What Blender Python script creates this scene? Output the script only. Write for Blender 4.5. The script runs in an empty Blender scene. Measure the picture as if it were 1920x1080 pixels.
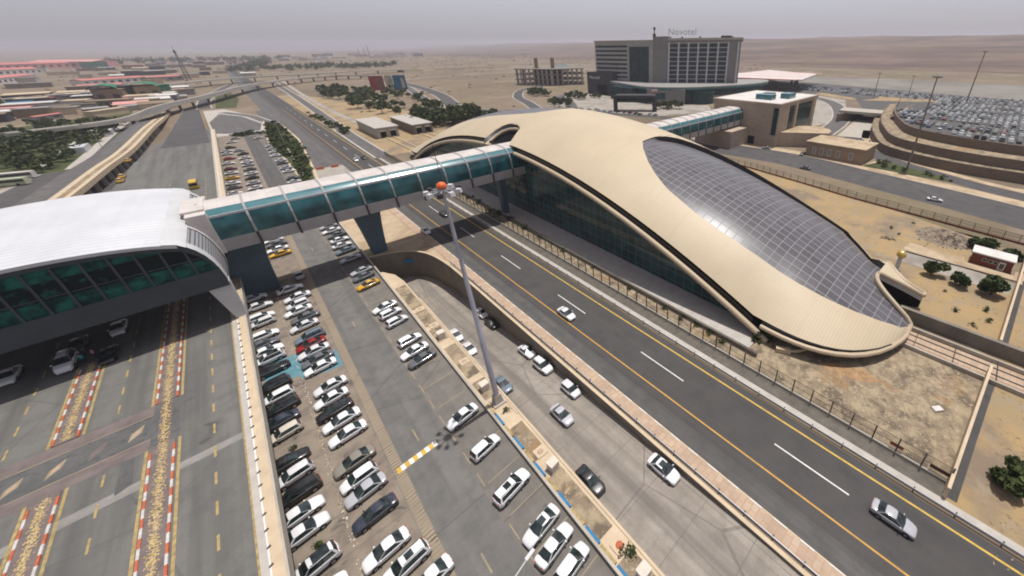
import bpy, math, random
from math import sin, cos, pi, radians, sqrt, atan2, hypot
from mathutils import Vector, Matrix
random.seed(11)
SC = bpy.context.scene
COL = SC.collection

# ------------------------------------------------------------------ helpers
class MB:
    """collects faces, then links them as ONE mesh object"""
    def __init__(s):
        s.v = []; s.f = []; s.m = []; s.uv = []; s.s = []
    def face(s, pts, m=0, uv=None, sm=False):
        b = len(s.v); s.v += [tuple(p) for p in pts]
        s.f.append(tuple(range(b, b + len(pts)))); s.m.append(m); s.uv.append(uv); s.s.append(sm)
    def grid(s, rows, m=0, uvs=None, sm=True, closed=False, mf=None, skip=None):
        b = len(s.v); n = len(rows[0])
        for r in rows: s.v += [tuple(p) for p in r]
        for i in range(len(rows) - 1):
            for j in range(n if closed else n - 1):
                if skip and skip(i, j): continue
                k = (j + 1) % n
                s.f.append((b + i*n + j, b + i*n + k, b + (i+1)*n + k, b + (i+1)*n + j))
                s.m.append(mf(i, j) if mf else m); s.s.append(sm)
                s.uv.append([uvs[i][j], uvs[i][k], uvs[i+1][k], uvs[i+1][j]] if uvs else None)
    def box(s, c, d, m=0, rot=0, top=None, sides=None):
        """c = centre of the base, d = full sizes, top = scale of the top face"""
        cx, cy, cz = c; dx, dy, dz = d[0]/2, d[1]/2, d[2]
        t = top or (1, 1); ca, sa = cos(rot), sin(rot)
        def P(x, y, z): return (cx + x*ca - y*sa, cy + x*sa + y*ca, cz + z)
        lo = [P(-dx, -dy, 0), P(dx, -dy, 0), P(dx, dy, 0), P(-dx, dy, 0)]
        hi = [P(-dx*t[0], -dy*t[1], dz), P(dx*t[0], -dy*t[1], dz), P(dx*t[0], dy*t[1], dz), P(-dx*t[0], dy*t[1], dz)]
        b = len(s.v); s.v += lo + hi
        for q in ((3,2,1,0), (4,5,6,7), (0,1,5,4), (1,2,6,5), (2,3,7,6), (3,0,4,7)):
            s.f.append(tuple(b + i for i in q)); s.m.append(m); s.uv.append(None); s.s.append(False)
    def tube(s, pts, r, n=8, m=0, caps=True, sm=True):
        rows = []; N = len(pts); rr = r if isinstance(r, (list, tuple)) else [r]*N
        for i, p in enumerate(pts):
            p = Vector(p); a = Vector(pts[max(i-1, 0)]); c = Vector(pts[min(i+1, N-1)])
            t = (c - a).normalized()
            u = t.cross(Vector((0, 0, 1)))
            if u.length < 1e-3: u = t.cross(Vector((1, 0, 0)))
            u.normalize(); w = u.cross(t)
            rows.append([p + (u*cos(2*pi*k/n) + w*sin(2*pi*k/n))*rr[i] for k in range(n)])
        s.grid(rows, m, sm=sm, closed=True)
        if caps:
            s.face(rows[0], m); s.face(rows[-1][::-1], m)
    def prism(s, poly, z0, z1, m=0, mt=None):
        n = len(poly); lo = [(x, y, z0) for x, y in poly]; hi = [(x, y, z1) for x, y in poly]
        s.face(hi, m if mt is None else mt); s.face(lo[::-1], m)
        for i in range(n):
            j = (i+1) % n; s.face([lo[i], lo[j], hi[j], hi[i]], m)
    def strip(s, pts, w0, w1, z=None, m=0):
        """flat ribbon along pts; offsets w0 (left) .. w1 (right) from the line"""
        rows = offset(pts, w0), offset(pts, w1)
        L = 0; uv = [[], []]
        for i, p in enumerate(pts):
            if i: L += hypot(p[0]-pts[i-1][0], p[1]-pts[i-1][1])
            uv[0].append((0, L)); uv[1].append((w1-w0, L))
        f = lambda r: [(p[0], p[1], (p[2] if len(p) > 2 else 0) if z is None else z) for p in r]
        s.grid([f(rows[0]), f(rows[1])], m, uvs=uv, sm=False)
    def lathe(s, c, prof, n=16, m=0, sm=True):
        rows = [[(c[0] + r*cos(2*pi*k/n), c[1] + r*sin(2*pi*k/n), c[2] + z) for k in range(n)] for r, z in prof]
        s.grid(rows, m, sm=sm, closed=True)
    def mesh(s, name, mats):
        me = bpy.data.meshes.new(name)
        me.from_pydata(s.v, [], s.f)
        for mt in (mats if isinstance(mats, (list, tuple)) else [mats]): me.materials.append(mt)
        me.polygons.foreach_set('material_index', s.m)
        me.polygons.foreach_set('use_smooth', s.s)
        if any(u is not None for u in s.uv):
            L = me.uv_layers.new(name='UVMap'); flat = []
            for f, u in zip(s.f, s.uv):
                for k in range(len(f)): flat += list(u[k]) if u else [0.0, 0.0]
            L.data.foreach_set('uv', flat)
        if any(s.s): me.set_sharp_from_angle(angle=radians(38))
        me.update(); return me
    def build(s, name, mats, parent=None, **kw):
        o = bpy.data.objects.new(name, s.mesh(name, mats)); COL.objects.link(o)
        if parent: o.parent = parent
        return tag(o, **kw)

def offset(pts, w):
    out = []
    for i, p in enumerate(pts):
        a = pts[max(i-1, 0)]; b = pts[min(i+1, len(pts)-1)]
        dx, dy = b[0]-a[0], b[1]-a[1]; l = hypot(dx, dy) or 1
        q = (p[0] + dy/l*w, p[1] - dx/l*w)
        out.append(q + tuple(p[2:]))
    return out

def tag(o, label=None, cat=None, group=None, kind=None):
    if label: o['label'] = label
    if cat: o['category'] = cat
    if group: o['group'] = group
    if kind: o['kind'] = kind
    return o
def empty(name, loc=(0, 0, 0), rz=0, **kw):
    o = bpy.data.objects.new(name, None); COL.objects.link(o)
    o.location = loc; o.rotation_euler = (0, 0, rz); o.empty_display_size = .5
    return tag(o, **kw)
def copy_tree(o, parent=None, children=None):
    c = o.copy(); COL.objects.link(c)
    if parent: c.parent = parent
    for ch in KIDS.get(o.name, []):
        copy_tree(ch, c)
    return c
KIDS = {}
def kids(root):
    KIDS.clear()
    for o in bpy.data.objects:
        if o.parent: KIDS.setdefault(o.parent.name, []).append(o)
def smooth(pts, n=6):
    """Catmull-Rom through pts"""
    P = [pts[0]] + list(pts) + [pts[-1]]; out = []
    for i in range(1, len(P)-2):
        p0, p1, p2, p3 = (Vector(P[i+k]) for k in (-1, 0, 1, 2))
        for k in range(n):
            t = k/n
            out.append(tuple(.5*((2*p1) + (p2-p0)*t + (2*p0-5*p1+4*p2-p3)*t*t + (3*p1-p0-3*p2+p3)*t**3)))
    out.append(tuple(pts[-1])); return out
def interp(x, xs, ys):
    if x <= xs[0]: return ys[0]
    for i in range(1, len(xs)):
        if x <= xs[i]:
            return ys[i-1] + (ys[i]-ys[i-1])*(x-xs[i-1])/(xs[i]-xs[i-1])
    return ys[-1]

# ------------------------------------------------------------------ materials
class NT:
    def __init__(s, name):
        s.m = bpy.data.materials.new(name); s.m.use_nodes = True
        s.t = s.m.node_tree; s.n = s.t.nodes; s.b = s.n['Principled BSDF']
    def new(s, typ, **kw):
        n = s.n.new(typ)
        for k, v in kw.items(): setattr(n, k, v)
        return n
    def link(s, a, b): s.t.links.new(a, b)
    def pos(s, stretch=(1, 1, 1), obj=False):
        if obj: src = s.new('ShaderNodeTexCoord').outputs['Object']
        else: src = s.new('ShaderNodeNewGeometry').outputs['Position']
        mp = s.new('ShaderNodeMapping'); mp.inputs['Scale'].default_value = stretch
        s.link(src, mp.inputs['Vector']); return mp.outputs[0]
    def noise(s, scale, stretch=(1, 1, 1), detail=4, rough=.6, dist=0, obj=False):
        n = s.new('ShaderNodeTexNoise'); n.inputs['Scale'].default_value = scale
        n.inputs['Detail'].default_value = detail; n.inputs['Roughness'].default_value = rough
        n.inputs['Distortion'].default_value = dist
        s.link(s.pos(stretch, obj), n.inputs['Vector']); return n.outputs['Fac']
    def ramp(s, fac, lo, hi):
        r = s.new('ShaderNodeMapRange'); r.inputs['From Min'].default_value = lo; r.inputs['From Max'].default_value = hi
        s.link(fac, r.inputs['Value']); return r.outputs[0]
    def mix(s, fac, a, b, mode='MIX'):
        x = s.new('ShaderNodeMix', data_type='RGBA', blend_type=mode)
        for sock, v in ((x.inputs['Factor'], fac), (x.inputs[6], a), (x.inputs[7], b)):
            if hasattr(v, 'links'): s.link(v, sock)
            elif isinstance(v, (int, float)): sock.default_value = v
            else: sock.default_value = (*v[:3], 1)
        return x.outputs[2]
    def math(s, op, a, b=None, c=None):
        x = s.new('ShaderNodeMath', operation=op)
        for i, v in enumerate((a, b, c)):
            if v is None: continue
            if hasattr(v, 'links'): s.link(v, x.inputs[i])
            else: x.inputs[i].default_value = v
        return x.outputs[0]
    def sep(s, vec):
        x = s.new('ShaderNodeSeparateXYZ'); s.link(vec, x.inputs[0]); return x.outputs
    def lines(s, val, period, width, off=0):
        v = s.math('FRACT', s.math('DIVIDE', s.math('ADD', val, off), period))
        return s.math('LESS_THAN', v, width/period)
    def uv(s):
        return s.sep(s.new('ShaderNodeUVMap').outputs[0])
    def done(s, col, rough=.8, spec=.3, metal=0, bump=None, bs=.3, bd=.1):
        if hasattr(col, 'links'): s.link(col, s.b.inputs['Base Color'])
        else: s.b.inputs['Base Color'].default_value = (*col, 1)
        if hasattr(rough, 'links'): s.link(rough, s.b.inputs['Roughness'])
        else: s.b.inputs['Roughness'].default_value = rough
        s.b.inputs['Specular IOR Level'].default_value = spec
        s.b.inputs['Metallic'].default_value = metal
        if bump is not None:
            bn = s.new('ShaderNodeBump'); bn.inputs['Strength'].default_value = bs; bn.inputs['Distance'].default_value = bd
            s.link(bump, bn.inputs['Height']); s.link(bn.outputs[0], s.b.inputs['Normal'])
        return s.m

def plain(name, c, var=.18, scale=.8, rough=.7, spec=.3, metal=0, stretch=(1, 1, 1)):
    """weathered paint / concrete: a base colour with two sizes of mottling"""
    t = NT(name)
    a = t.ramp(t.noise(scale, stretch), .3, .7); b = t.ramp(t.noise(scale*9, stretch), .35, .65)
    d = tuple(x*(1-var) for x in c); e = tuple(min(1, x*(1+var*.6)) for x in c)
    col = t.mix(a, d, e)
    col = t.mix(t.math('MULTIPLY', b, .35), col, d)
    return t.done(col, rough, spec, metal)

def ground(name, cols, scales, rough=.95, stains=None, streak=None, joints=None, cracks=None, bump=0):
    """soil / asphalt: cols[0] base, further colours laid on with noise of the given scales"""
    t = NT(name); col = cols[0]
    for c, sc in zip(cols[1:], scales):
        sc, lo, hi = sc if isinstance(sc, tuple) else (sc, .42, .62)
        col = t.mix(t.ramp(t.noise(sc, detail=6, rough=.62), lo, hi), col, c)
    if streak:
        c, st, sc, amt = streak
        col = t.mix(t.math('MULTIPLY', t.ramp(t.noise(sc, st, detail=3), .42, .66), amt), col, c)
    if stains:
        c, sc, lo, hi, amt = stains
        col = t.mix(t.math('MULTIPLY', t.ramp(t.noise(sc, detail=2, dist=.6), lo, hi), amt), col, c)
    if joints:
        px, py, w, c = joints
        P = t.sep(t.pos())
        fac = t.math('MAXIMUM', t.lines(P[0], px, w, 500), t.lines(P[1], py, w, 900))
        col = t.mix(t.math('MULTIPLY', fac, .55), col, c)
    if cracks:
        c, sc, w = cracks
        v = t.new('ShaderNodeTexVoronoi', feature='DISTANCE_TO_EDGE'); v.inputs['Scale'].default_value = sc
        nz = t.new('ShaderNodeTexNoise'); nz.inputs['Scale'].default_value = .5; t.link(t.pos(), nz.inputs['Vector'])
        t.link(t.mix(.92, nz.outputs['Color'], t.pos()), v.inputs['Vector'])
        col = t.mix(t.math('MULTIPLY', t.math('LESS_THAN', v.outputs['Distance'], w), .5), col, c)
    fine = t.noise(7, detail=3)
    col = t.mix(t.math('MULTIPLY', t.ramp(fine, .35, .7), .16), col, (.02, .02, .02))
    return t.done(col, rough, .2, bump=(t.noise(2.2, detail=8) if bump else None), bs=bump, bd=.25)

M = {}
M['desert'] = ground('desert_soil', [(.195, .152, .10), (.24, .19, .13), (.145, .113, .075), (.165, .14, .078), (.275, .22, .155)], [.05, (.0045, .45, .62), (.011, .5, .64), (.022, .56, .66)], bump=.3,
                     streak=((.17, .12, .095), (.0012, .011, 1), 1, .6))
M['hills'] = ground('hill_soil', [(.155, .105, .078), (.20, .142, .105), (.115, .08, .062), (.17, .13, .065)], [(.012, .42, .6), (.004, .48, .6), (.006, .53, .66)],
                    streak=((.085, .06, .048), (.008, .0014, .02), 1, .8), bump=.3)
M['field'] = ground('dry_field', [(.31, .23, .128), (.36, .25, .125), (.22, .168, .118), (.29, .235, .165)], [(.12, .42, .58), (.055, .5, .6), (.3, .52, .66)], bump=.5)
M['scrub'] = ground('scrub_soil', [(.245, .19, .13), (.36, .285, .185), (.155, .12, .085), (.28, .185, .10), (.40, .325, .22)], [(.5, .44, .58), (.26, .5, .6), (.1, .58, .63), (1.5, .56, .66)], bump=.8)
M['gravel'] = ground('grey_gravel', [(.31, .28, .24), (.37, .33, .28), (.24, .21, .18)], [(.3, .42, .6), (.08, .5, .62)])
M['plain_gravel'] = ground('plain_gravel', [(.20, .182, .155), (.24, .22, .19), (.165, .15, .125)], [(.03, .4, .6), (.008, .5, .62)])
M['sand'] = ground('pale_sand', [(.42, .32, .21), (.48, .38, .26), (.33, .24, .15)], [(.3, .42, .6), (.1, .5, .62)])
M['lot'] = ground('lot_asphalt', [(.172, .155, .135), (.20, .182, .158), (.145, .132, .116)], [(.09, .4, .62), (.35, .45, .65)],
                  streak=((.115, .108, .10), (.9, .05, 1), .5, .55), stains=((.055, .05, .045), .33, .66, .72, .75), cracks=((.09, .08, .07), .07, .006))
M['stall'] = ground('stall_paving', [(.225, .185, .145), (.26, .215, .165), (.17, .14, .115)], [(.12, .4, .62), (.5, .45, .65)],
                    stains=((.075, .063, .053), .5, .63, .71, .7), joints=(400, 5.2, .12, (.10, .09, .08)))
M['aisle'] = ground('aisle_asphalt', [(.150, .143, .132), (.178, .168, .152), (.125, .12, .112)], [(.08, .4, .62), (.4, .45, .65)],
                    streak=((.10, .097, .092), (.7, .03, 1), .6, .6), stains=((.085, .08, .075), .22, .68, .78, .45), cracks=((.085, .08, .075), .06, .005))
M['highway'] = ground('highway_asphalt', [(.070, .066, .063), (.080, .075, .072), (.061, .058, .056)], [(.05, .4, .62), (.3, .45, .65)],
                      streak=((.085, .079, .074), (.8, .012, 1), .55, .75))
M['shoulder'] = ground('shoulder_asphalt', [(.105, .10, .094), (.12, .113, .105), (.085, .082, .078)], [(.06, .4, .62), (.4, .45, .65)],
                       streak=((.075, .072, .07), (.9, .02, 1), .7, .6))
M['oldroad'] = ground('old_asphalt', [(.125, .118, .11), (.145, .135, .125), (.10, .096, .092)], [(.05, .4, .62), (.3, .45, .65)],
                      streak=((.085, .08, .08), (.8, .03, 1), .5, .5))
M['road_x'] = ground('eastern_asphalt', [(.085, .08, .08), (.10, .094, .09), (.072, .069, .07)], [(.05, .4, .62), (.3, .45, .65)])
M['deck'] = ground('deck_asphalt', [(.150, .145, .132), (.172, .164, .148), (.128, .124, .114)], [(.1, .4, .62), (.4, .45, .65)],
                   streak=((.098, .096, .092), (.9, .04, 1), .55, .8), stains=((.06, .058, .056), .3, .69, .74, .6), cracks=((.10, .096, .09), .05, .004))
M['ramp'] = ground('ramp_concrete', [(.29, .255, .215), (.335, .295, .25), (.245, .215, .18)], [(.12, .4, .62), (.4, .45, .65)],
                   streak=((.145, .13, .115), (.75, .02, .2), .6, .75), joints=(4.8, 6.2, .1, (.13, .115, .10)), cracks=((.13, .11, .10), .045, .004))
M['crossing'] = ground('crossing_asphalt', [(.10, .098, .096), (.125, .122, .118), (.082, .08, .08)], [(.3, .4, .62), (1.2, .48, .65)])
M['maroon'] = plain('maroon_paint', (.165, .132, .122), .3, .6)
M['conc'] = plain('concrete', (.40, .36, .30), .2, .3)
M['concd'] = plain('weathered_concrete', (.20, .172, .138), .3, .3, stretch=(1, 1, .35))
M['beige'] = plain('beige_concrete', (.52, .41, .28), .16, .4)
M['pinkpave'] = None
M['paved'] = plain('pale_paving', (.42, .385, .34), .18, .5)
M['grime'] = plain('dark_verge', (.12, .105, .085), .35, .7)
M['white_line'] = plain('white_paint', (.68, .66, .62), .22, 1.2, .6)
M['yellow_line'] = plain('yellow_paint', (.55, .36, .06), .25, 1.2, .6)
M['orange_line'] = plain('orange_paint', (.50, .27, .05), .25, 1.2, .6)
M['worn_yellow'] = plain('worn_yellow_paint', (.38, .28, .12), .45, 1.6, .7)
M['faded'] = plain('faded_line', (.30, .24, .155), .3, .5)
M['pale_joint'] = plain('pale_concrete_joint', (.24, .225, .205), .25, .5)
M['red'] = plain('red_paint', (.46, .12, .055), .35, 2.5)
M['kerb_white'] = plain('worn_white_kerb', (.54, .51, .47), .35, 2.5)
M['blue_k'] = plain('blue_kerb_paint', (.03, .17, .33), .25, 1.5)
M['teal_bay'] = plain('teal_bay_paint', (.10, .225, .265), .25, .6)
M['steel'] = plain('galvanised_steel', (.42, .43, .46), .15, 1.5, .45, .5, .35)
M['mast'] = plain('mast_steel', (.40, .40, .46), .12, .8, .4, .5, .3)
M['dark'] = plain('dark_metal', (.03, .03, .033), .3, 1, .5, .4)
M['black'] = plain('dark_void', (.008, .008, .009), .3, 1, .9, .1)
M['iron'] = plain('fence_iron', (.10, .095, .09), .3, 1.2, .6)
M['cable'] = plain('cream_cabinet_paint', (.58, .52, .44), .12, 1.3)
M['bark'] = plain('bark', (.10, .07, .045), .3, 3)
M['gold'] = plain('golden_ball', (.62, .42, .12), .15, 2, .35, .5, .5)
M['tire'] = plain('tyre_rubber', (.018, .018, .018), .2, 6, .85, .2)
M['rim'] = plain('wheel_rim', (.35, .35, .36), .15, 5, .35, .5, .6)
M['trim'] = plain('car_trim', (.022, .022, .024), .2, 5, .5, .4)
M['lampglass'] = plain('headlamp_glass', (.62, .64, .66), .1, 5, .12, .6)
M['tail'] = plain('tail_lamp', (.38, .025, .02), .15, 5, .25, .5)
M['plate'] = plain('number_plate', (.7, .7, .66), .1, 5, .5)
M['taxi_sign'] = plain('taxi_sign', (.75, .75, .7), .1, 5, .4)

t = NT('car_paint')          # each car carries its own colour
oi = t.new('ShaderNodeObjectInfo')
col = t.mix(t.math('MULTIPLY', t.ramp(t.noise(1.4, obj=True), .45, .7), .12), oi.outputs['Color'], (.25, .22, .18))
M['paint'] = t.done(col, .32, .5)
t.b.inputs['Coat Weight'].default_value = .5; t.b.inputs['Coat Roughness'].default_value = .08
t = NT('car_glass')
M['carglass'] = t.done(t.mix(t.ramp(t.noise(.9), .4, .6), (.010, .013, .014), (.03, .045, .045)), .06, .6)

t = NT('pink_paving')        # walkway of pale slabs in pinkish mortar
P = t.sep(t.pos())
b = t.new('ShaderNodeTexBrick'); b.inputs['Scale'].default_value = 1.0
b.inputs['Color1'].default_value = (.45, .35, .255, 1); b.inputs['Color2'].default_value = (.39, .29, .205, 1); b.inputs['Mortar'].default_value = (.40, .255, .17, 1)
b.inputs['Brick Width'].default_value = 1.1; b.inputs['Row Height'].default_value = .8; b.inputs['Mortar Size'].default_value = .06
t.link(t.pos(), b.inputs['Vector'])
M['pinkpave'] = t.done(t.mix(t.math('MULTIPLY', t.ramp(t.noise(.35), .4, .65), .55), b.outputs['Color'], (.30, .21, .15)), .9)

t = NT('roof_beige')         # standing seams run across the shell
U = t.uv()
base = t.mix(t.ramp(t.noise(.06, detail=3), .35, .65), (.475, .39, .265), (.53, .435, .295))
base = t.mix(t.math('MULTIPLY', t.ramp(t.noise(1.0, (3, .3, 1), detail=4), .45, .7), .10), base, (.42, .34, .24))
seam = t.lines(U[1], .5, .1); cross = t.lines(U[0], 9.0, .07)
base = t.mix(t.math('MULTIPLY', seam, .40), base, (.38, .29, .19))
base = t.mix(t.math('MULTIPLY', t.ramp(t.noise(.35, (.15, 2.5, .15), detail=3), .52, .72), .26), base, (.42, .33, .22))
M['shell'] = t.done(t.mix(t.math('MULTIPLY', cross, .25), base, (.36, .28, .2)), .5, .35)

t = NT('roof_glazing')       # square dark panels with pale glazing bars
U = t.uv()
wn = t.new('ShaderNodeTexWhiteNoise', noise_dimensions='2D')
cv = t.new('ShaderNodeCombineXYZ')
t.link(t.math('FLOOR', t.math('DIVIDE', U[0], 1.9)), cv.inputs[0]); t.link(t.math('FLOOR', t.math('DIVIDE', U[1], 1.9)), cv.inputs[1])
t.link(cv.outputs[0], wn.inputs['Vector'])
pane = t.mix(wn.outputs['Value'], (.085, .080, .086), (.115, .108, .116))
bar = t.math('MAXIMUM', t.lines(U[0], 1.9, .17), t.lines(U[1], 1.9, .12))
half = t.lines(U[1], .95, .03)
c = t.mix(t.math('MULTIPLY', half, .3), pane, (.20, .19, .20))
c = t.mix(t.math('MULTIPLY', bar, .8), c, (.27, .265, .268))
M['glazing'] = t.done(c, t.mix(bar, (.30,)*3, (.5,)*3), .22, bump=t.math('SUBTRACT', 1, bar), bs=.15, bd=.03)

t = NT('terminal_white')     # white profiled sheet, fine ribs
U = t.uv()
c = t.mix(t.ramp(t.noise(.12), .35, .65), (.50, .505, .515), (.58, .58, .59))
c = t.mix(t.math('MULTIPLY', t.ramp(t.noise(.25, (2.5, .12, 1), detail=4), .48, .72), .35), c, (.43, .43, .43))
c = t.mix(t.math('MULTIPLY', t.lines(U[1], 1.5, .3), .45), c, (.36, .36, .38))
c = t.mix(t.math('MULTIPLY', t.lines(U[0], 5.5, .12), .25), c, (.55, .55, .57))
M['twhite'] = t.done(c, .45, .4)

def glassmat(name, c1, c2, px=0, pz=0, w=.12, frame=(.05, .055, .06), rough=.1, axis=1, spec=.5):
    """tinted panes with a grid of bars; axis 0 = bars along X, 1 = along Y"""
    t = NT(name); P = t.sep(t.pos())
    c = t.mix(t.ramp(t.noise(.22, detail=2), .38, .62), c1, c2)
    if px:
        f = t.lines(P[axis], px, w, 1000)
        if pz: f = t.math('MAXIMUM', f, t.lines(P[2], pz, w, 1000))
        c = t.mix(f, c, frame)
    return t.done(c, rough, spec)
M['hotelwall'] = plain('hotel_stone', (.37, .35, .32), .2, .2)
M['darkglass'] = glassmat('dark_bay_glass', (.012, .024, .034), (.032, .056, .066), rough=.2, spec=.2)
M['farglass'] = plain('distant_car_glass', (.02, .028, .03), .3, 1, .5, .2)
M['teal'] = glassmat('teal_glass', (.004, .040, .047), (.018, .10, .112), rough=.08, spec=.55)
M['teal_top'] = glassmat('teal_top_glass', (.035, .13, .15), (.055, .17, .185), rough=.15, spec=.7)  # paler teal: upper bridge panes carry their sky reflection in the colour
M['wallglass'] = glassmat('station_wall_glass', (.014, .040, .042), (.03, .075, .075), 2.4, 2.2, .13, (.13, .145, .145), .12)
t = NT('terminal_glass'); P = t.sep(t.pos())       # floor slabs and ceilings show through the tinted panes
c = t.mix(t.ramp(t.noise(.5, detail=3), .38, .6), (.004, .03, .028), (.014, .12, .095))
band = t.math('MULTIPLY', t.math('GREATER_THAN', P[2], 17.2), t.math('LESS_THAN', P[2], 19.9))
M['termglass'] = t.done(t.mix(t.math('MULTIPLY', band, t.ramp(t.noise(.8, detail=2), .3, .45)), c, (.004, .012, .014)), .3, .15)
M['towerglass'] = glassmat('tower_glass', (.006, .028, .03), (.02, .06, .058), 1.6, 1.6, .06, (.03, .05, .05), .15, 0, .2)
M['navy'] = plain('navy_cladding', (.050, .062, .072), .2, .25, .5)
M['pier'] = plain('pier_paint', (.075, .12, .15), .2, .3, .6)
M['fascia'] = plain('bridge_fascia', (.34, .32, .31), .15, .4)
M['clad'] = plain('pale_cladding', (.52, .52, .52), .12, .3, .5)
M['louver'] = None
t = NT('louvre_cladding'); P = t.sep(t.pos())
M['louver'] = t.done(t.mix(t.lines(P[2], .5, .2, 100), (.30, .30, .31), (.12, .12, .125)), .6)
t = NT('bridge_roof'); P = t.sep(t.pos())
c = t.mix(t.ramp(t.noise(.35), .35, .65), (.46, .415, .385), (.56, .51, .475))
M['broof'] = t.done(t.mix(t.math('MULTIPLY', t.lines(P[0], 2.4, .1, 500), .3), c, (.3, .28, .26)), .6)
M['sandstone'] = None
def slabmat(name, c, sx, sz):
    t = NT(name); b = t.new('ShaderNodeTexBrick'); b.inputs['Scale'].default_value = 1
    b.inputs['Color1'].default_value = (*c, 1); b.inputs['Color2'].default_value = (*(x*.86 for x in c), 1); b.inputs['Mortar'].default_value = (*(x*.62 for x in c), 1)
    b.inputs['Brick Width'].default_value = sx; b.inputs['Row Height'].default_value = sz; b.inputs['Mortar Size'].default_value = .05
    P = t.sep(t.pos()); cv = t.new('ShaderNodeCombineXYZ')
    t.link(t.math('ADD', P[0], P[1]), cv.inputs[0]); t.link(P[2], cv.inputs[1]); t.link(cv.outputs[0], b.inputs['Vector'])
    return t.done(t.mix(t.math('MULTIPLY', t.ramp(t.noise(.2), .4, .65), .3), b.outputs['Color'], tuple(x*.6 for x in c)), .85)
M['sandstone'] = slabmat('sandstone_cladding', (.46, .37, .285), 2.0, 1.0)
M['brickwall'] = slabmat('brick_wall', (.42, .30, .195), .6, .3)
M['drystone'] = slabmat('terrace_stone', (.20, .15, .11), 1.4, .7)
M['hutbrick'] = slabmat('hut_brick', (.19, .06, .03), .7, .35)
M['greystone'] = slabmat('grey_stone_cladding', (.24, .23, .215), 1.6, .8)

def leafmat(name, a, b):
    t = NT(name)
    oi = t.new('ShaderNodeObjectInfo')
    c = t.mix(t.ramp(t.noise(.9, detail=2), .35, .65), a, b)
    return t.done(t.mix(t.math('MULTIPLY', oi.outputs['Random'], .35), c, (.10, .10, .03)), .8, .2)
M['leaf1'] = leafmat('dark_leaves', (.016, .034, .012), (.03, .058, .018))
M['leaf2'] = leafmat('olive_leaves', (.045, .062, .02), (.075, .09, .03))
M['dry1'] = plain('dry_stalks', (.42, .33, .21), .3, 2)
M['cobble'] = plain('yellow_cobbles', (.50, .38, .17), .4, 2.2)
M['lawn'] = ground('olive_lawn', [(.055, .068, .024), (.078, .085, .03), (.04, .052, .02), (.14, .12, .055)], [(.25, .42, .6), (.08, .48, .62), (.12, .58, .68)])
M['pink'] = plain('red_roofing', (.50, .17, .15), .22, .06)
M['pinkw'] = plain('pale_red_roofing', (.62, .30, .27), .2, .05)
M['greenroof'] = plain('green_canopy', (.02, .16, .085), .25, .1)
M['brownb'] = plain('brown_render', (.22, .165, .105), .2, .15)
M['greyb'] = plain('grey_render', (.28, .265, .25), .25, .2)
M['darkb'] = plain('dark_render', (.05, .046, .05), .25, .2)
M['whiteb'] = plain('white_render', (.58, .55, .51), .15, .2)
M['orange'] = plain('orange_beacon', (.72, .14, .04), .15, 2, .4)
M['rub'] = ground('rubble_soil', [(.20, .155, .115), (.30, .24, .18), (.10, .08, .065)], [(1.1, .42, .58), (.5, .5, .6)], bump=1.0)
PAINT = {'white': (.74, .74, .74), 'cream': (.66, .60, .50), 'silver': (.42, .42, .44), 'grey': (.115, .118, .13), 'slate': (.13, .17, .21),
         'black': (.012, .012, .014), 'navy': (.03, .037, .06), 'olive': (.235, .215, .175), 'red': (.30, .008, .012), 'maroon': (.16, .02, .03), 'yellow': (.72, .38, .012),
         'blue': (.05, .10, .22)}
# ------------------------------------------------------------------ the setting: ground, roads
def rampz(Y): return interp(Y, [5, 22, 43, 63, 86, 100], [0, -1.0, -2.4, -5.0, -7.0, -7.2])
def hillz(x, y):
    d = hypot(x, y); z = 0
    e = max(0, min(1, (x - 900 - .18*y)/1500)); z += (3*e*e - 2*e**3)*68
    n = sin(x*.0021 + y*.0013) + .6*sin(x*.0053 - y*.0041 + 1.3) + .35*sin(x*.011 + y*.009 + .4)
    z += e*n*9
    w = max(0, min(1, (-x + y*.15 - 1700)/3500)) * max(0, min(1, (y-900)/2500))
    z += w*(150 + 60*sin(x*.0011 + 1) + 45*sin(x*.0031 + y*.001))
    return z - .02
xs = sorted(set([-14000, -11000, -9000, -7500, -6000, -5000, -4000, -3200, -2400, -1600, -900, -400, -120, 11.5, 24.0, 120, 400] + [500 + 100*i for i in range(12)] + [1700 + 180*i for i in range(16)] + [5000, 6500, 9000, 13000]))
ys = sorted(set([-6000, -3500, -2000, -1000, -400, -120, 4.0, 107.0, 300, 500, 700] + [900 + 220*i for i in range(16)] + [4800, 5800, 7000, 9000, 12000, 16000]))
rows = [[(x, y, hillz(x, y)) for x in xs] for y in ys]
g = MB(); ix = xs.index(11.5); iy = ys.index(4.0)
g.grid(rows, sm=True, skip=lambda i, j: i == iy and j == ix, mf=lambda i, j: 1 if xs[j] > 880 else 0)
g.build('ground', [M['desert'], M['hills']], kind='structure')

def sheet(name, poly, z, m, kind='structure'):
    b = MB(); b.face([(x, y, z) for x, y in poly], 0); return b.build(name, m, kind=kind)
def rect(name, x0, x1, y0, y1, z, m): return sheet(name, [(x0, y0), (x1, y0), (x1, y1), (x0, y1)], z, m)

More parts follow.
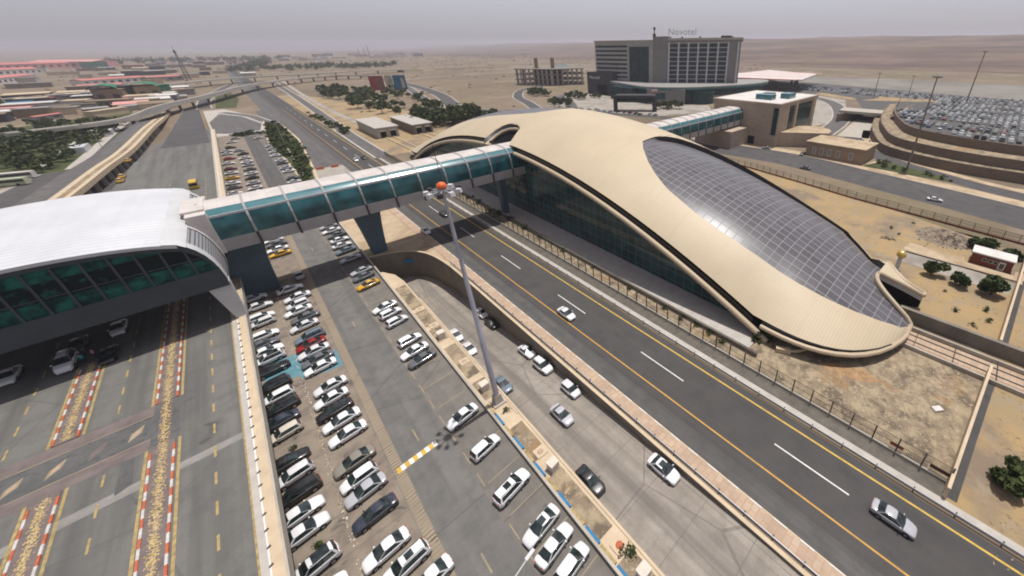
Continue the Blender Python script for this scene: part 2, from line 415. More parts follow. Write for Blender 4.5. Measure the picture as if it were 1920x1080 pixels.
rect('ground', -62, 11.4, -60, 345, 0.0, M['lot'])                 # car-park surface and the strip below the deck
rect('parking_surface', -14, -1.35, -60, 345, .004, M['stall'])
rect('parking_aisle', -.1, 5.6, -60, 178, .004, M['aisle'])
rect('parking_aisle', -.1, 5.6, 178, 330, .004, M['shoulder'])
rect('road', 27.0, 40.6, -200, 1500, .004, M['highway'])
rect('road', 27.02, 29.6, -200, 1500, .008, M['shoulder'])
rect('road', 14.2, 27.0, 214, 470, .004, M['oldroad'])
rect('pavement', 13.6, 27.0, 178, 214, .004, M['gravel'])
sheet('road', [(18, 470), (27, 470), (27, 1500), (22, 1500)], .004, M['oldroad'])
sheet('sand_island', [(11.5, 108), (27, 108), (27, 178), (14.2, 178), (11.5, 150)], .004, M['sand'])
rect('pavement', 24.9, 27.0, -60, 178, .1, M['pinkpave'])
rect('verge', 42.3, 44.7, -60, 215, .004, M['grime'])
rect('verge', 45.2, 48.2, -9, 200, .006, M['scrub'])
sheet('verge', [(45.2, -9), (66, -12), (71.5, 1), (66, 18), (48, 20)], .008, M['scrub'])
rect('footpath', 48.2, 55.6, 20, 196, .02, M['paved'])
sheet('field', [(72, -14.5), (125, -15), (140, 30), (150, 80), (150, 120), (103, 130), (101, 20), (80, 1)], .004, M['field'])
sheet('field', [(42.3, -9), (66, -12), (118, -15), (118, -60), (42.3, -60)], .005, M['field'])
sheet('field', [(41, 215), (80, 215), (110, 330), (60, 600), (41, 600)], .004, M['field'])

def road(pts, w, m, z=.02, kerb=True, nm='road'):
    P = smooth(pts, 5); b = MB(); b.strip([(p[0], p[1], (p[2] if len(p) > 2 else 0) + z) for p in P], -w/2, w/2); b.build(nm, M[m], kind='structure')
    if kerb:
        b = MB()
        for s in (-1, 1):
            b.strip([(p[0], p[1], (p[2] if len(p) > 2 else 0) + z + .03) for p in P], s*(w/2 + .1) - .45, s*(w/2 + .1) + .45)
        b.build('kerb', M['paved'], kind='structure')
    return P

# markings, each painted line a real sheet above the road
mk = MB()
for a, b in ((-60, 470),): mk.face([(39.15, a, .012), (39.4, a, .012), (39.4, b, .012), (39.15, b, .012)], 0)
mk.build('yellow_edge_line', M['yellow_line'], kind='structure')
mk = MB(); mk.face([(31.2, -60, .012), (31.42, -60, .012), (31.42, 470, .012), (31.2, 470, .012)])
mk.build('orange_line', M['orange_line'], kind='structure')
mk = MB()
for k in range(-3, 20):
    y = -.6 + 24.6*k + 0; mk.face([(35.25, y, .012), (35.43, y, .012), (35.43, y+9.3, .012), (35.25, y+9.3, .012)])
mk.build('lane_line', M['white_line'], kind='structure')
mk = MB()
for k in range(75): mk.box((26.86, -50 + 3*k, .1), (.13, 1.5, .05))
mk.build('kerb', M['white_line'], kind='structure')
mk = MB(); mk.box((26.9, 64, 0), (.18, 228, .115)); mk.build('kerb', M['beige'], kind='structure')

# lot markings: two worn hatched lines beside the aisle, the striped bar, dashes, bay lines
mk = MB()
for k in range(430):
    y = -40 + .5*k
    mk.face([(-1.2, y, .012), (-.15, y+.1, .012), (-.15, y+.32, .012), (-1.2, y+.22, .012)])
mk.build('bay_line', M['faded'], kind='structure')
rect('bay_line', -1.28, -.08, -60, 345, .008, M['stall'])
mk = MB(); rr = random.Random(3)
for k in range(10):
    x = -.9 + .5*k
    mk.face([(x, 41.4 + .04*k, .014), (x+.5, 41.4 + .04*k, .014), (x+.5, 42.3 + .04*k, .014), (x, 42.3 + .04*k, .014)], k % 2)
mk.build('striped_bar', [M['yellow_line'], M['white_line']], kind='structure')
mk = MB()
for y in (23.5, 44.3, 78, 122, 150): mk.face([(2.4, y, .012), (2.58, y, .012), (2.58, y+2.4, .012), (2.4, y+2.4, .012)])
mk.build('lane_line', M['faded'], kind='structure')
mk = MB()
for k in range(44): mk.face([(5.9, 8 + 4.0*k, .01), (6.02, 8 + 4.0*k, .01), (6.02, 10.2 + 4.0*k, .01), (5.9, 10.2 + 4.0*k, .01)])
for k in range(60):
    y = 6 + 5.2*k*.5
    if k % 2 == 0: mk.face([(6.4, y, .01), (10.9, y+.3, .01), (10.9, y+.42, .01), (6.4, y+.12, .01)])
mk.build('bay_line', M['faded'], kind='structure')
sheet('painted_bay', [(-11, 70.9), (-6.2, 70.9), (-6.2, 77.5), (-11, 77.5)], .012, M['teal_bay'])
sheet('painted_bay', [(-6.2, 69.0), (-1.4, 68.2), (-1.4, 73.6), (-6.2, 73.6)], .012, M['teal_bay'])
sheet('painted_bay', [(-6.9, 70.0), (-6.2, 69.0), (-6.2, 73.6), (-6.9, 73.6)], .013, M['teal_bay'])
# rubbish line between the two rows
mk = MB(); rr = random.Random(5)
for k in range(420):
    x = -6.75 + rr.gauss(0, .16); y = rr.uniform(15, 105); s = rr.uniform(.05, .17)
    mk.face([(x, y, .02), (x+s, y+.03, .03), (x+s*.8, y+s, .05), (x-.02, y+s*.7, .02)], rr.choice((0, 0, 1, 2)))
mk.build('litter', [M['beige'], M['bark'], M['white_line']], kind='stuff')

# sunken ramp road under its retaining wall
ysr = [-8, 4, 10, 22, 32, 43, 52, 63, 74, 86, 96, 104, 112]
b = MB(); b.grid([[(x, y, rampz(y) + .006) for x in (14.15, 18.6, 24.0)] for y in ysr], sm=False)
b.grid([[(x, y, -7.2) for x in (2, 14.2)] for y in (84, 112)], sm=False)
b.build('ramp_road', M['ramp'], kind='structure')
sheet('road', [(14.15, -60), (24.4, -60), (24.4, 4.2), (14.15, 4.2)], .01, M['ramp'])
# ------------------------------------------------------------------ ramp walls, planter island, kerbs, guard rails
wall_line = [(24.0, -40), (24.0, -10), (24.0, 20), (24.0, 45), (24.0, 65), (24.0, 80), (23.8, 88), (22.9, 95), (21.2, 99.6), (18.6, 102.6), (15.5, 104.4), (11.6, 105.8)]
wl = smooth(wall_line, 5)
t = empty('retaining_wall', (24, 50, 0), label='tall curved concrete retaining wall along the sunken ramp road', cat='wall')
b = MB(); L = 0
top = [(x - 24, y - 50, .38) for x, y in wl]; bot = [(x - 24, y - 50, rampz(y) - .3) for x, y in wl]
ot = [(p[0] - 24, p[1] - 50) for p in offset(wl, .35)]
b.grid([bot, top, [(x, y, .38) for x, y in ot], [(x, y, -.1) for x, y in ot]], sm=False)
b.build('wall_face', M['concd'], t)
b = MB(); c0 = [(p[0]-24, p[1]-50) for p in offset(wl, -.08)]; c1 = [(p[0]-24, p[1]-50) for p in offset(wl, .40)]
b.grid([[(x, y, .38) for x, y in c0], [(x, y, .52) for x, y in c0], [(x, y, .52) for x, y in c1], [(x, y, .38) for x, y in c1]], sm=False)
b.build('coping', M['beige'], t)
b = MB(); b.box((18.9 - 24, 101.6 - 50, -2.6), (1.9, .12, .9), rot=-.5); b.build('sign_plate', M['blue_k'], t, label='small dark blue plate on the curved wall')

def guard_rail(name, pts, label, z=0, step=4.0, mat='steel'):
    t = empty(name, (pts[0][0], pts[0][1], z), label=label, cat='guard rail')
    x0, y0 = pts[0][:2]; P = [(p[0]-x0, p[1]-y0) for p in pts]
    b = MB()
    prof = [(.0, .38), (.07, .46), (.0, .54), (.07, .62), (.0, .72), (-.06, .72), (-.06, .38)]
    b.grid([[(q[0], q[1], h) for q in offset(P, o)] for o, h in prof], sm=False)
    b.build('rail', M[mat], t)
    d = 0; nxt = 0; n = 0
    for i in range(len(P)-1):
        L = hypot(P[i+1][0]-P[i][0], P[i+1][1]-P[i][1])
        while nxt <= d + L and n < 95:
            f = (nxt - d)/L; x = P[i][0] + f*(P[i+1][0]-P[i][0]); y = P[i][1] + f*(P[i+1][1]-P[i][1])
            b = MB(); b.box((x + .14, y, 0), (.14, .14, .78)); b.build('post', M['iron'], t); nxt += step; n += 1
        d += L
    return t
guard_rail('guard_rail', [(24.75, -30), (24.75, 88)], 'steel guard rail on top of the ramp retaining wall beside the pink paving', .1, 3.4)
guard_rail('guard_rail', [(40.95, -50), (40.95, 215)], 'long steel guard rail between the highway yellow line and the mesh fence', 0, 4.0)
b = MB(); b.box((41.75, 82, 0), (.95, 260, .3)); b.build('kerb', M['paved'], kind='structure')

# planter island: low wall on the car-park side, kerb on the ramp side, soil beds between
t = empty('planter_island', (12.8, 48, 0), label='long narrow concrete planter island with bare soil between car park and ramp', cat='planter')
b = MB(); b.prism([(11.35, -60), (14.2, -60), (14.2, 88), (13.6, 92.5), (11.9, 96), (11.35, 96)], -7.3, .22); b.v = [(x-12.8, y-48, z) for x, y, z in b.v]
b.build('slab', M['beige'], t)
b = MB(); b.box((11.28 - 12.8, 30, 0), (.32, 166, .62)); b.build('low_wall', M['conc'], t)
b = MB(); b.box((14.25 - 12.8, -39, .0), (.3, 138, .33)); b.box((14.0-12.8, 15.0, .0), (.3, 50, .33)); b.build('kerb', M['beige'], t)
beds = [(-30, 8), (9.5, 14.5), (17.5, 27), (30, 36.5), (43.5, 48), (49.5, 59.2), (61.5, 66), (67.5, 73.5), (75, 86)]
for a, c in beds:
    b = MB(); rr = random.Random(int(a*7)); n = max(3, int((c-a)/.8))
    b.grid([[(x - 12.8, a + (c-a)*k/n - 48, .225 + rr.uniform(.0, .10)) for x in (11.75, 12.4, 13.1, 13.75)] for k in range(n+1)])
    b.build('soil_bed', M['scrub'], t)
b = MB()
for k in range(14):
    y = 7 + 2.55*k
    if k % 2 == 0: b.box((11.62, y + 1.2, .225), (.3, 2.3, .32), 0)
    else: b.box((11.62, y + 1.2, .225), (.3, 2.3, .31), 1)
b.build('painted_kerb', [M['blue_k'], M['worn_yellow']], label='kerb painted in blue and yellow lengths along the planter soil', cat='kerb')
CABS = [((12.75, 62.5), 'third'), ((12.75, 45.6), 'second'), ((12.95, 27.6), 'first'), ((12.95, 12.0), 'nearest')]
labs = ['cream cabinet on the island beside two white ramp cars', 'cream cabinet on the island just beyond the mast base', 'cream cabinet on the island where the blue kerb paint begins', 'large cream cabinet on the island at the bottom edge of the photo']
for (xy, _), lb in zip(CABS, labs):
    r = empty('utility_cabinet', (xy[0], xy[1], .22), random.uniform(-.15, .15), label=lb, cat='cabinet', group='cream utility cabinets on the planter island')
    b = MB(); b.box((0, 0, 0), (1.35, 1.25, .12)); b.build('plinth', M['conc'], r)
    b = MB(); b.box((0, 0, .12), (1.15, 1.05, 1.15)); b.build('case', M['cable'], r)
    b = MB(); b.box((0, 0, 1.27), (1.32, 1.22, .1), top=(.94, .94)); b.build('lid', M['cable'], r)
    b = MB(); b.box((-.59, 0, .2), (.03, .85, .95)); b.build('door', M['cable'], r)
for i, y in enumerate((15.6, 30.6, 53.6, 67.0, 74.2)):
    r = MB(); r.box((13.0, y, .22), (1.5, 1.5, .14)); r.lathe((13.0, y, .36), [(0, .06), (.34, .06), (.42, 0)], 14, 1)
    r.build('manhole', [M['beige'], M['pinkpave'] if i else M['red']], label=['round pink manhole cover on the island near the nearest cabinet', 'concrete manhole slab on the soil past the black ramp car', 'concrete manhole slab on the soil beside the first bend of the mast shadow', 'concrete manhole slab beyond the far cabinet', 'farthest concrete manhole slab on the island'][i], cat='manhole', group='manhole slabs on the planter island')

sheet('pavement', [(24.9, 78), (24.9, 108), (11.5, 108), (11.5, 106.3), (15.6, 104.9), (18.8, 103.0), (21.5, 100.0), (23.3, 95.2), (24.2, 88), (24.4, 78)], .003, M['sand'])
# floodlight mast
t = empty('floodlight_mast', (13.0, 41.9, .22), label='tall grey floodlight mast with an orange beacon standing on the planter island', cat='mast')
b = MB(); b.box((0, 0, 0), (1.9, 1.9, .25)); b.box((0, 0, .25), (1.3, 1.3, 1.5), top=(.7, .7)); b.build('base', M['conc'], t)
b = MB(); b.tube([(0, 0, 1.7), (0, 0, 12), (0, 0, 12.05), (0, 0, 23), (0, 0, 23.05), (0, 0, 34)], [.42, .36, .33, .27, .25, .17], 12); b.build('pole', M['mast'], t)
b = MB(); b.lathe((0, 0, 33.6), [(.2, 0), (.5, .1), (.55, .25), (.5, .4), (.2, .5)], 14); b.build('head_frame', M['steel'], t)
b = MB()
for k in range(9):
    a = 2*pi*k/9; b.tube([(.3*cos(a), .3*sin(a), 33.85), (1.45*cos(a), 1.45*sin(a), 33.75)], .06, 6)
b.build('arm', M['steel'], t)
for k in range(9):
    a = 2*pi*k/9; b = MB(); b.box((1.65*cos(a), 1.65*sin(a), 33.5), (.65, .55, .42), rot=a, top=(.7, .9)); b.build('floodlight', M['clad'] if k % 3 else M['dark'], t)
b = MB(); b.lathe((0, 0, 34.1), [(.5, 0), (.54, .22), (.42, .48), (.2, .62), (0, .66)], 14); b.build('beacon', M['orange'], t)
b = MB(); b.tube([(.25, .3, 34.3), (.25, .3, 39)], [.05, .02], 6); b.build('lightning_rod', M['dark'], t)

# street lamp at the bottom edge
t = empty('street_lamp', (1.2, 15.9, 0), label='white lamp post whose arm reaches over the car park at the bottom edge', cat='street lamp')
b = MB(); b.tube([(0, 0, 0), (0, 0, 11.2)], [.11, .07], 10); b.build('pole', M['clad'], t)
b = MB(); b.tube([(0, 0, 11.2), (1.6, .2, 11.9), (3.1, .55, 12.0)], [.07, .06, .05], 8); b.build('arm', M['clad'], t)
b = MB(); b.box((3.3, .6, 11.93), (.85, .3, .14), rot=.2); b.build('lamp_head', M['clad'], t)
# ------------------------------------------------------------------ upper roadway (deck) at terminal level
DZ = 5.0
b = MB()
poly = [(-60, -60), (-10.75, -60), (-10.75, 330), (-14.5, 345), (-28.8, 345), (-32, 290), (-36.2, 262), (-37.6, 215), (-60, 200)]
b.prism(poly, DZ - 1.0, DZ, 0, 1)
b.build('road_deck', [M['concd'], M['deck']], kind='structure')
b = MB(); b.prism([(-14.5, 345), (-12.2, 318), (-19.8, 523), (-28.8, 534), (-30.3, 330)][::1], .01, .02); 
b = MB(); b.face([(-30.2, 292, DZ+.006), (-13.2, 292, DZ+.006), (-14.3, 345, DZ+.006), (-28.8, 345, DZ+.006)]); b.face([(-28.8, 345, DZ+.006), (-14.3, 345, DZ+.006), (-19.5, 524, .02), (-28.6, 534, .02)])
b.build('road_ramp', M['road_x'], kind='structure')
b = MB()
for x, m in ((-28.8, 0), (-14.3, 0)):
    x2 = -28.6 if x < -20 else -19.5
    b.face([(x, 345, 0), (x, 345, DZ+.9), (x2, 528, .9), (x2, 528, -.2)])
b.build('ramp_parapet', M['beige'], label='pale parapet walls of the sloping roadway end far beyond the terminal', cat='parapet')
# parapet along the car park
t = empty('deck_parapet', (-11.2, 50, DZ), label='long pale parapet with a walkway along the edge of the upper roadway', cat='parapet')
b = MB(); b.box((-11.25 + 11.2, 90, 0), (1.05, 400, .22)); b.build('walkway', M['beige'], t)
b = MB(); b.box((-12.05 + 11.2, 90, 0), (.72, 400, .16)); b.build('kerb_walk', M['paved'], t)
b = MB(); b.box((-11.72 + 11.2, 90, .16), (.13, 400, .10)); b.build('kerb_edge', M['white_line'], t)
b = MB(); b.box((-10.62 + 11.2, 90, -1.0), (.2, 400, 1.35)); b.build('parapet_wall', M['conc'], t)
for k in range(64):
    b = MB(); b.box((-11.64 + 11.2, -28 + 2.05*k, .22), (.34, .12, .16), rot=.6); b.build('rail_bracket', M['iron'], t)
# markings
def dsheet(name, x0, x1, y0, y1, m, z=.012, kind='structure'): return rect(name, x0, x1, y0, y1, DZ + z, m)
dsheet('yellow_edge_line', -12.62, -12.42, -60, 290, M['worn_yellow'])
mk = MB()
for k in range(42):
    y = 24 + 4.45*k; mk.face([(-15.2, y, DZ+.012), (-14.98, y, DZ+.012), (-14.98, y+1.9, DZ+.012), (-15.2, y+1.9, DZ+.012)])
    if not 60 < y < 72: mk.face([(-24.0, y, DZ+.012), (-23.8, y, DZ+.012), (-23.8, y+1.9, DZ+.012), (-24.0, y+1.9, DZ+.012)])
    mk.face([(-32.6, y, DZ+.012), (-32.4, y, DZ+.012), (-32.4, y+1.9, DZ+.012), (-32.6, y+1.9, DZ+.012)])
mk.build('lane_line', M['worn_yellow'], kind='structure')
def median(cx, w, y0, y1, lab):
    t = empty('median_strip', (cx, (y0+y1)/2, DZ), label=lab, cat='median'); L = y1 - y0
    b = MB(); b.box((0, 0, .0), (w - .1, L, .1)); b.build('median_bed', M['maroon'], t)
    for s in (-1, 1):
        b = MB(); n = int(L/1.25)
        for k in range(n): b.box((s*(w/2 - .12), -L/2 + 1.25*k + .62, .0), (.21, 1.25, .18), k % 2)
        b.build('striped_kerb', [M['red'], M['kerb_white']], t)
    for s in (-1, 1):
        dsheet('yellow_edge_line', cx + s*(w/2 + .28) - .13, cx + s*(w/2 + .28) + .13, y0, y1, M['worn_yellow'])
# mosaic strip down the middle of the first median, unbroken across the crossing
median(-19.45, 2.15, -40, 62.2, 'near half of the median with red and white kerbs before the crossing')
median(-19.45, 2.15, 71.2, 120, 'far half of the median with red and white kerbs running under the terminal')
median(-27.85, 2.1, -40, 62.2, 'left median with striped kerbs at the bottom left corner')
median(-27.85, 2.1, 71.4, 90, 'short left median with striped kerbs beside the terminal shade')
mk = MB(); rr = random.Random(9)
for y0, y1, cx in ((-40, 120, -19.45), (-40, 62.0, -27.85), (71.6, 90, -27.85)):
    for k in range(int((y1-y0)*48)):
        y = rr.uniform(y0, y1); x = cx + max(-.5, min(.5, rr.gauss(0, .21))); s = rr.uniform(.07, .16); a = rr.uniform(0, 3.1)
        mk.box((x, y, DZ+.1), (s, s*rr.uniform(.6, 1.4), rr.uniform(.02, .05)), rr.choice((0, 0, 0, 1)), rot=a)
mk.build('cobble_strip', [M['cobble'], M['pinkpave']], kind='structure')
for cx in (-19.45,):
    dsheet('brown_paving', cx - .55, cx + .55, 62.2, 71.2, M['maroon'], .03)
# the crossing
dsheet('crossing', -52, -18.2, 62.4, 71.0, M['crossing'], .006)
dsheet('crossing_band', -52, -20.6, 69.2, 71.2, M['maroon'], .011)
dsheet('crossing_band', -52, -20.6, 62.2, 64.2, M['maroon'], .011)
dsheet('crossing_line', -52, -20.6, 69.08, 69.2, M['faded'], .012)
dsheet('crossing_line', -52, -20.6, 64.2, 64.32, M['faded'], .012)
mk = MB()
for k, (x, y) in enumerate(((-21.9, 66.7), (-24.9, 66.6), (-27.9, 66.6), (-30.8, 66.6), (-33.8, 66.6))):
    for q, s in ((0, 1), (1, .55)):
        mk.face([(x - .62*s, y - 1.25*s, DZ+.014+.004*q), (x + .45*s, y - .2*s, DZ+.014+.004*q), (x + .62*s, y + 1.25*s, DZ+.014+.004*q), (x - .45*s, y + .2*s, DZ+.014+.004*q)], q if k != 1 else 2)
mk.build('crossing_diamond', [M['faded'], M['pinkpave'], M['maroon']], kind='structure')
dsheet('expansion_joint', -18.15, -12.65, 56.0, 57.2, M['pale_joint'], .008)
dsheet('expansion_joint', -26.7, -20.6, 56.1, 57.5, M['pale_joint'], .008)
dsheet('expansion_joint', -50, -29.0, 56.1, 57.6, M['pale_joint'], .008)
rr = random.Random(4)
mk = MB()
for x, y, w, h in ((-22.4, 66.8, .7, 3.6), (-22.2, 60.0, .6, 3.0)):
    mk.face([(x-w, y-h, DZ+.010), (x+w, y-h*.8, DZ+.010), (x+w*.8, y+h, DZ+.010), (x-w*.9, y+h*.9, DZ+.010)])
mk.build('asphalt_patch', M['crossing'], kind='structure')
# columns under the deck edge
t = None
for k in range(9):
    b = MB(); b.box((-14.2, 60 + 13*k, 0), (1.0, 1.6, DZ - 1)); b.build('deck_column', M['concd'], label='square concrete column in the dark under the roadway deck', cat='column', group='columns under the upper roadway')
# dark asphalt floor laid so that the underside reads as deep shade
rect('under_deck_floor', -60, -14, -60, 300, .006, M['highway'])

# left viaduct carrying the brown-verged road past the terminal
vp = smooth([(-52, 120, 5), (-49.5, 180, 5), (-45.8, 212, 5), (-42.5, 260, 5), (-39.0, 302, 5), (-36.6, 380, 5), (-35.5, 425, 4.0), (-36, 520, .4)], 5)
b = MB(); b.strip(vp, -11.5, 0.3); b.build('viaduct_road', M['oldroad'], kind='structure')
b = MB(); b.strip([(x, y, z+.02) for x, y, z in vp], -5.2, -.2); b.build('viaduct_verge', M['beige'], kind='structure')
b = MB(); b.strip([(x, y, z+.04) for x, y, z in vp], -3.6, -1.9); b.build('verge_soil', M['scrub'], kind='structure')
b = MB()
e = offset(vp, .3); f = offset(vp, .05)
b.grid([[(x, y, z-1.1) for x, y, z in e], [(x, y, z+.7) for x, y, z in e], [(x, y, z+.7) for x, y, z in f], [(x, y, z) for x, y, z in f]], sm=False)
b.build('viaduct_parapet', M['beige'], label='long beige parapet of the left viaduct beyond the terminal roof', cat='parapet')
for i in range(4, len(vp)-8, 1):
    x, y, z = vp[i]; b = MB(); b.box((x - .9, y, 0), (1.2, .7, z - 1.0)); b.build('viaduct_pier', M['conc'], label='thin concrete pier under the edge of the left viaduct', cat='pier', group='piers under the left viaduct')
lr = smooth([(-75, 190), (-68, 235), (-60, 285), (-55, 330), (-51, 400), (-47, 470), (-42, 560)], 5)
b = MB(); b.strip([(x, y, .012) for x, y in lr], -8, 6.0); b.build('road', M['road_x'], kind='structure')
b = MB(); b.strip([(x, y, .018) for x, y in lr], -10.5, -7.8); b.build('pavement', M['gravel'], kind='structure')
# ------------------------------------------------------------------ white terminal spanning the roadway
prof = [(-58, 17.5), (-52, 19.6), (-46, 21.2), (-40, 22.3), (-34, 22.9), (-28, 23.0), (-23.4, 22.8), (-19, 22.3), (-15.5, 21.6), (-13.0, 20.8)]
endp = [(-13.0, 20.75), (-12.2, 20.0), (-11.5, 19.1), (-10.9, 17.9), (-10.45, 16.4), (-10.2, 14.8), (-10.1, 13.2), (-10.2, 12.0)]
Y0, Y1 = 87.6, 124.5
t = empty('terminal_building', (-30, 106, DZ), label='white barrel roofed terminal with dark glazed front spanning the upper roadway', cat='terminal')
def T(p): return (p[0] + 30, p[1] - 106, p[2] - DZ)
def tb(b): b.v = [T(p) for p in b.v]; return b
b = MB(); s = 0; U = []
fine = smooth([(x, z) for x, z in prof], 4)
for i, p in enumerate(fine):
    if i: s += hypot(p[0]-fine[i-1][0], p[1]-fine[i-1][1])
    U.append(s)
yy = [Y0 - .5 + (Y1 + .5 - Y0 + .5)*k/6 for k in range(7)]
b.grid([[(x, y, z) for x, z in fine] for y in yy], uvs=[[(u, y) for u in U] for y in yy])
b.grid([[(x, Y0 - .5, z) for x, z in fine], [(x, Y0 - .5, z - .5) for x, z in fine]], 1, sm=False)
b.grid([[(x, Y1 + .5, z) for x, z in fine], [(x, Y1 + .5, z - .5) for x, z in fine]], 1, sm=False)
tb(b).build('roof', [M['twhite'], M['clad']], t)
# rounded east end: pale cladding with louvre bays, interrupted by the bridge
for y0, y1, nm, mt, dz in ((Y0, Y0+2.2, 'end_cladding', 'clad', 0), (Y0+2.2, 98.2, 'louvre_panel', 'louver', -.12), (98.2, 99.4, 'end_cladding', 'clad', 0), (112.6, 114, 'end_cladding', 'clad', 0), (114, Y1-1.5, 'louvre_panel', 'louver', -.12), (Y1-1.5, Y1, 'end_cladding', 'clad', 0)):
    b = MB(); b.grid([[(x + dz, y, z + dz*.5) for x, z in endp] for y in (y0, y1)]); tb(b).build(nm, M[mt], t)
b = MB(); b.grid([[(x, y, z + .05) for x, z in ((-14.4, 21.35), (-13.0, 20.85), (-12.2, 20.1))] for y in (Y0 - .5, Y1 + .5)]); tb(b).build('ridge_flashing', M['clad'], t)
# south front: navy frame round the glass, mullions, navy belt
outer = [(x, z) for x, z in fine] + endp[1:]
def zt(x): return interp(x, [p[0] for p in fine] + [-10.15], [p[1] for p in fine] + [13.0])
xs_ = [-58 + k*1.0 for k in range(0, 46)] + [-12.2, -11.6, -11.1, -10.7, -10.4, -10.2]
def top_end(x):
    if x <= -13: return interp(x, [p[0] for p in fine], [p[1] for p in fine])
    return interp(x, [p[0] for p in endp[:7]], [p[1] for p in endp[:7]])
b = MB()   # belt
b.grid([[(x, Y0, 11.8) for x in xs_], [(x, Y0, min(15.2, top_end(x)-.15)) for x in xs_]], sm=False)
b.grid([[(x, Y0, 11.8) for x in xs_], [(x, Y1, 11.8) for x in xs_]], sm=False)
tb(b).build('front_belt', M['navy'], t)
b = MB(); b.grid([[(x, Y0 + .25, 15.0) for x in xs_], [(x, Y0 + .25, max(15.0, top_end(x) - .9)) for x in xs_]], sm=False)
tb(b).build('front_glass', M['termglass'], t)
b = MB(); b.grid([[(x, Y0 - .06, max(15.2, top_end(x) - 1.25)) for x in xs_], [(x, Y0 - .06, max(15.2, top_end(x) - .1)) for x in xs_]], sm=False)
tb(b).build('front_arch', M['navy'], t)
x = -57.0
while x < -11:
    h = top_end(x) - 1.2
    if h > 15.4:
        b = MB(); b.box((x, Y0 + .08, 15.15), (.26, .3, h - 15.1)); tb(b).build('mullion', M['navy'], t)
    x += 2.33
b = MB(); b.box((-34, Y0 + .1, 17.6), (46, .12, .14)); tb(b).build('transom', M['navy'], t)
b = MB(); b.grid([[(x, Y1, 11.8) for x in xs_], [(x, Y1, top_end(x)-.2) for x in xs_]], sm=False); tb(b).build('rear_glass', M['termglass'], t)
for k, (y0, y1) in enumerate(((Y0 + .4, Y0 + 2.6), (Y1 - 2.6, Y1 - .4))):
    b = MB(); b.grid([[(-12.9, y0, 11.9), (-10.1, y0, 12.4), (-10.4, y0, 5.0), (-11.7, y0, 5.0)], [(-12.9, y1, 11.9), (-10.1, y1, 12.4), (-10.4, y1, 5.0), (-11.7, y1, 5.0)]], sm=False, closed=True)
    b.face([(-12.9, y0, 11.9), (-10.1, y0, 12.4), (-10.4, y0, 5.0), (-11.7, y0, 5.0)]); tb(b).build('support_leg', M['clad'], t)
for k in range(3):
    for j in range(1):
        b = MB(); b.box((-33 - 9*k, 116 + 20*j, 5), (1.6, 1.6, 6.8)); tb(b).build('column', M['concd'], t)

# ------------------------------------------------------------------ glazed skybridges
BY0, BY1, ZB, ZS, ZT = 99.9, 112.1, 13.4, 15.8, 21.6
def bridge_prof(y0, y1, zb, zs, ztp, n=14):
    yc, w = (y0+y1)/2, (y1-y0)/2; P = []
    for k in range(n+1):
        a = pi*k/n
        e = .62
        cx = -cos(a); sx = sin(a)
        P.append((yc + w*(abs(cx)**e)*(1 if cx > 0 else -1), zs + (ztp - zs)*(sx**e)))
    return P
def skybridge(x0, x1, y0, y1, zb, zs, ztp, label, step, name='skybridge'):
    t = empty(name, (x0, y0, zb), label=label, cat='skybridge')
    def S(b): b.v = [(x-x0, y-y0, z-zb) for x, y, z in b.v]; return b
    P = bridge_prof(y0, y1, zb, zs, ztp); n = len(P)
    iS = 4 if step < 6.3 else 3; iE = n - 1 - iS; i0 = 3 if step < 6.3 else 2
    def part(a, c, nm, mt, off=0):
        b = MB(); b.grid([[(x, y, z + off) for y, z in P[a:c+1]] for x in (x0, x1)], sm=True); S(b).build(nm, M[mt], t)
    part(0, i0, 'side_glass', 'teal'); part(i0, iS+1, 'upper_glass', 'teal_top'); part(iS+1, iE-1, 'roof', 'broof', .03); part(iE-1, n-1, 'side_glass', 'teal')
    b = MB(); yb, zz = P[i0]; b.box(((x0+x1)/2, yb - .03, zz - .15), (x1-x0, .2, .42)); S(b).build('handrail_band', M['clad'], t)
    b = MB(); b.box(((x0+x1)/2, y0 + .12, zb), (x1-x0, .3, zs-zb)); S(b).build('fascia', M['fascia'], t)
    b = MB(); b.box(((x0+x1)/2, y1 - .12, zb), (x1-x0, .3, zs-zb)); S(b).build('fascia', M['fascia'], t)
    b = MB(); b.box(((x0+x1)/2, (y0+y1)/2, zb + .05), (x1-x0, y1-y0-.6, .6)); S(b).build('floor_slab', M['fascia'], t)
    x = x0 - .1 + (0 if step < 6.3 else .5)
    while x < x1 + .01:
        b = MB(); yc, zc_ = (y0+y1)/2, zs
        pts = [(x, yc + (y-yc)*1.02, zs + (z-zs)*1.03) for y, z in P]
        rows = []
        for dx in (-.17, .17): rows.append([(p[0]+dx, p[1], p[2]) for p in pts])
        inn = [[(x+dx, y, z) for y, z in P] for dx in (.17, -.17)]
        b.grid([rows[0], rows[1], inn[0], inn[1]], sm=False); S(b).build('rib', M['fascia'], t)
        b = MB(); b.box((x, y0 - .1, zb - .2), (.34, .35, zs - zb + .3)); S(b).build('bracket', M['dark'], t)
        x += step
    return t
br = skybridge(-10.6, 63, BY0, BY1, ZB, ZS, ZT, 'long glazed skybridge with teal glass and pale ribs crossing the car park and highway', 6.2)
b = MB(); b.box((-10.9, 106, ZB), (2.6, 13.6, 8.0)); b.box((-11.2, 106, ZB+8.0), (3.0, 9.0, .35)); b.v = [(x+10.6, y-BY0, z-ZB) for x, y, z in b.v]
b.build('end_portal', M['broof'], br)
skybridge(101, 187, 100.4, 111.6, 9.5, 12, 18.2, 'far glazed skybridge linking the vaulted station to the sandstone building', 6.4)
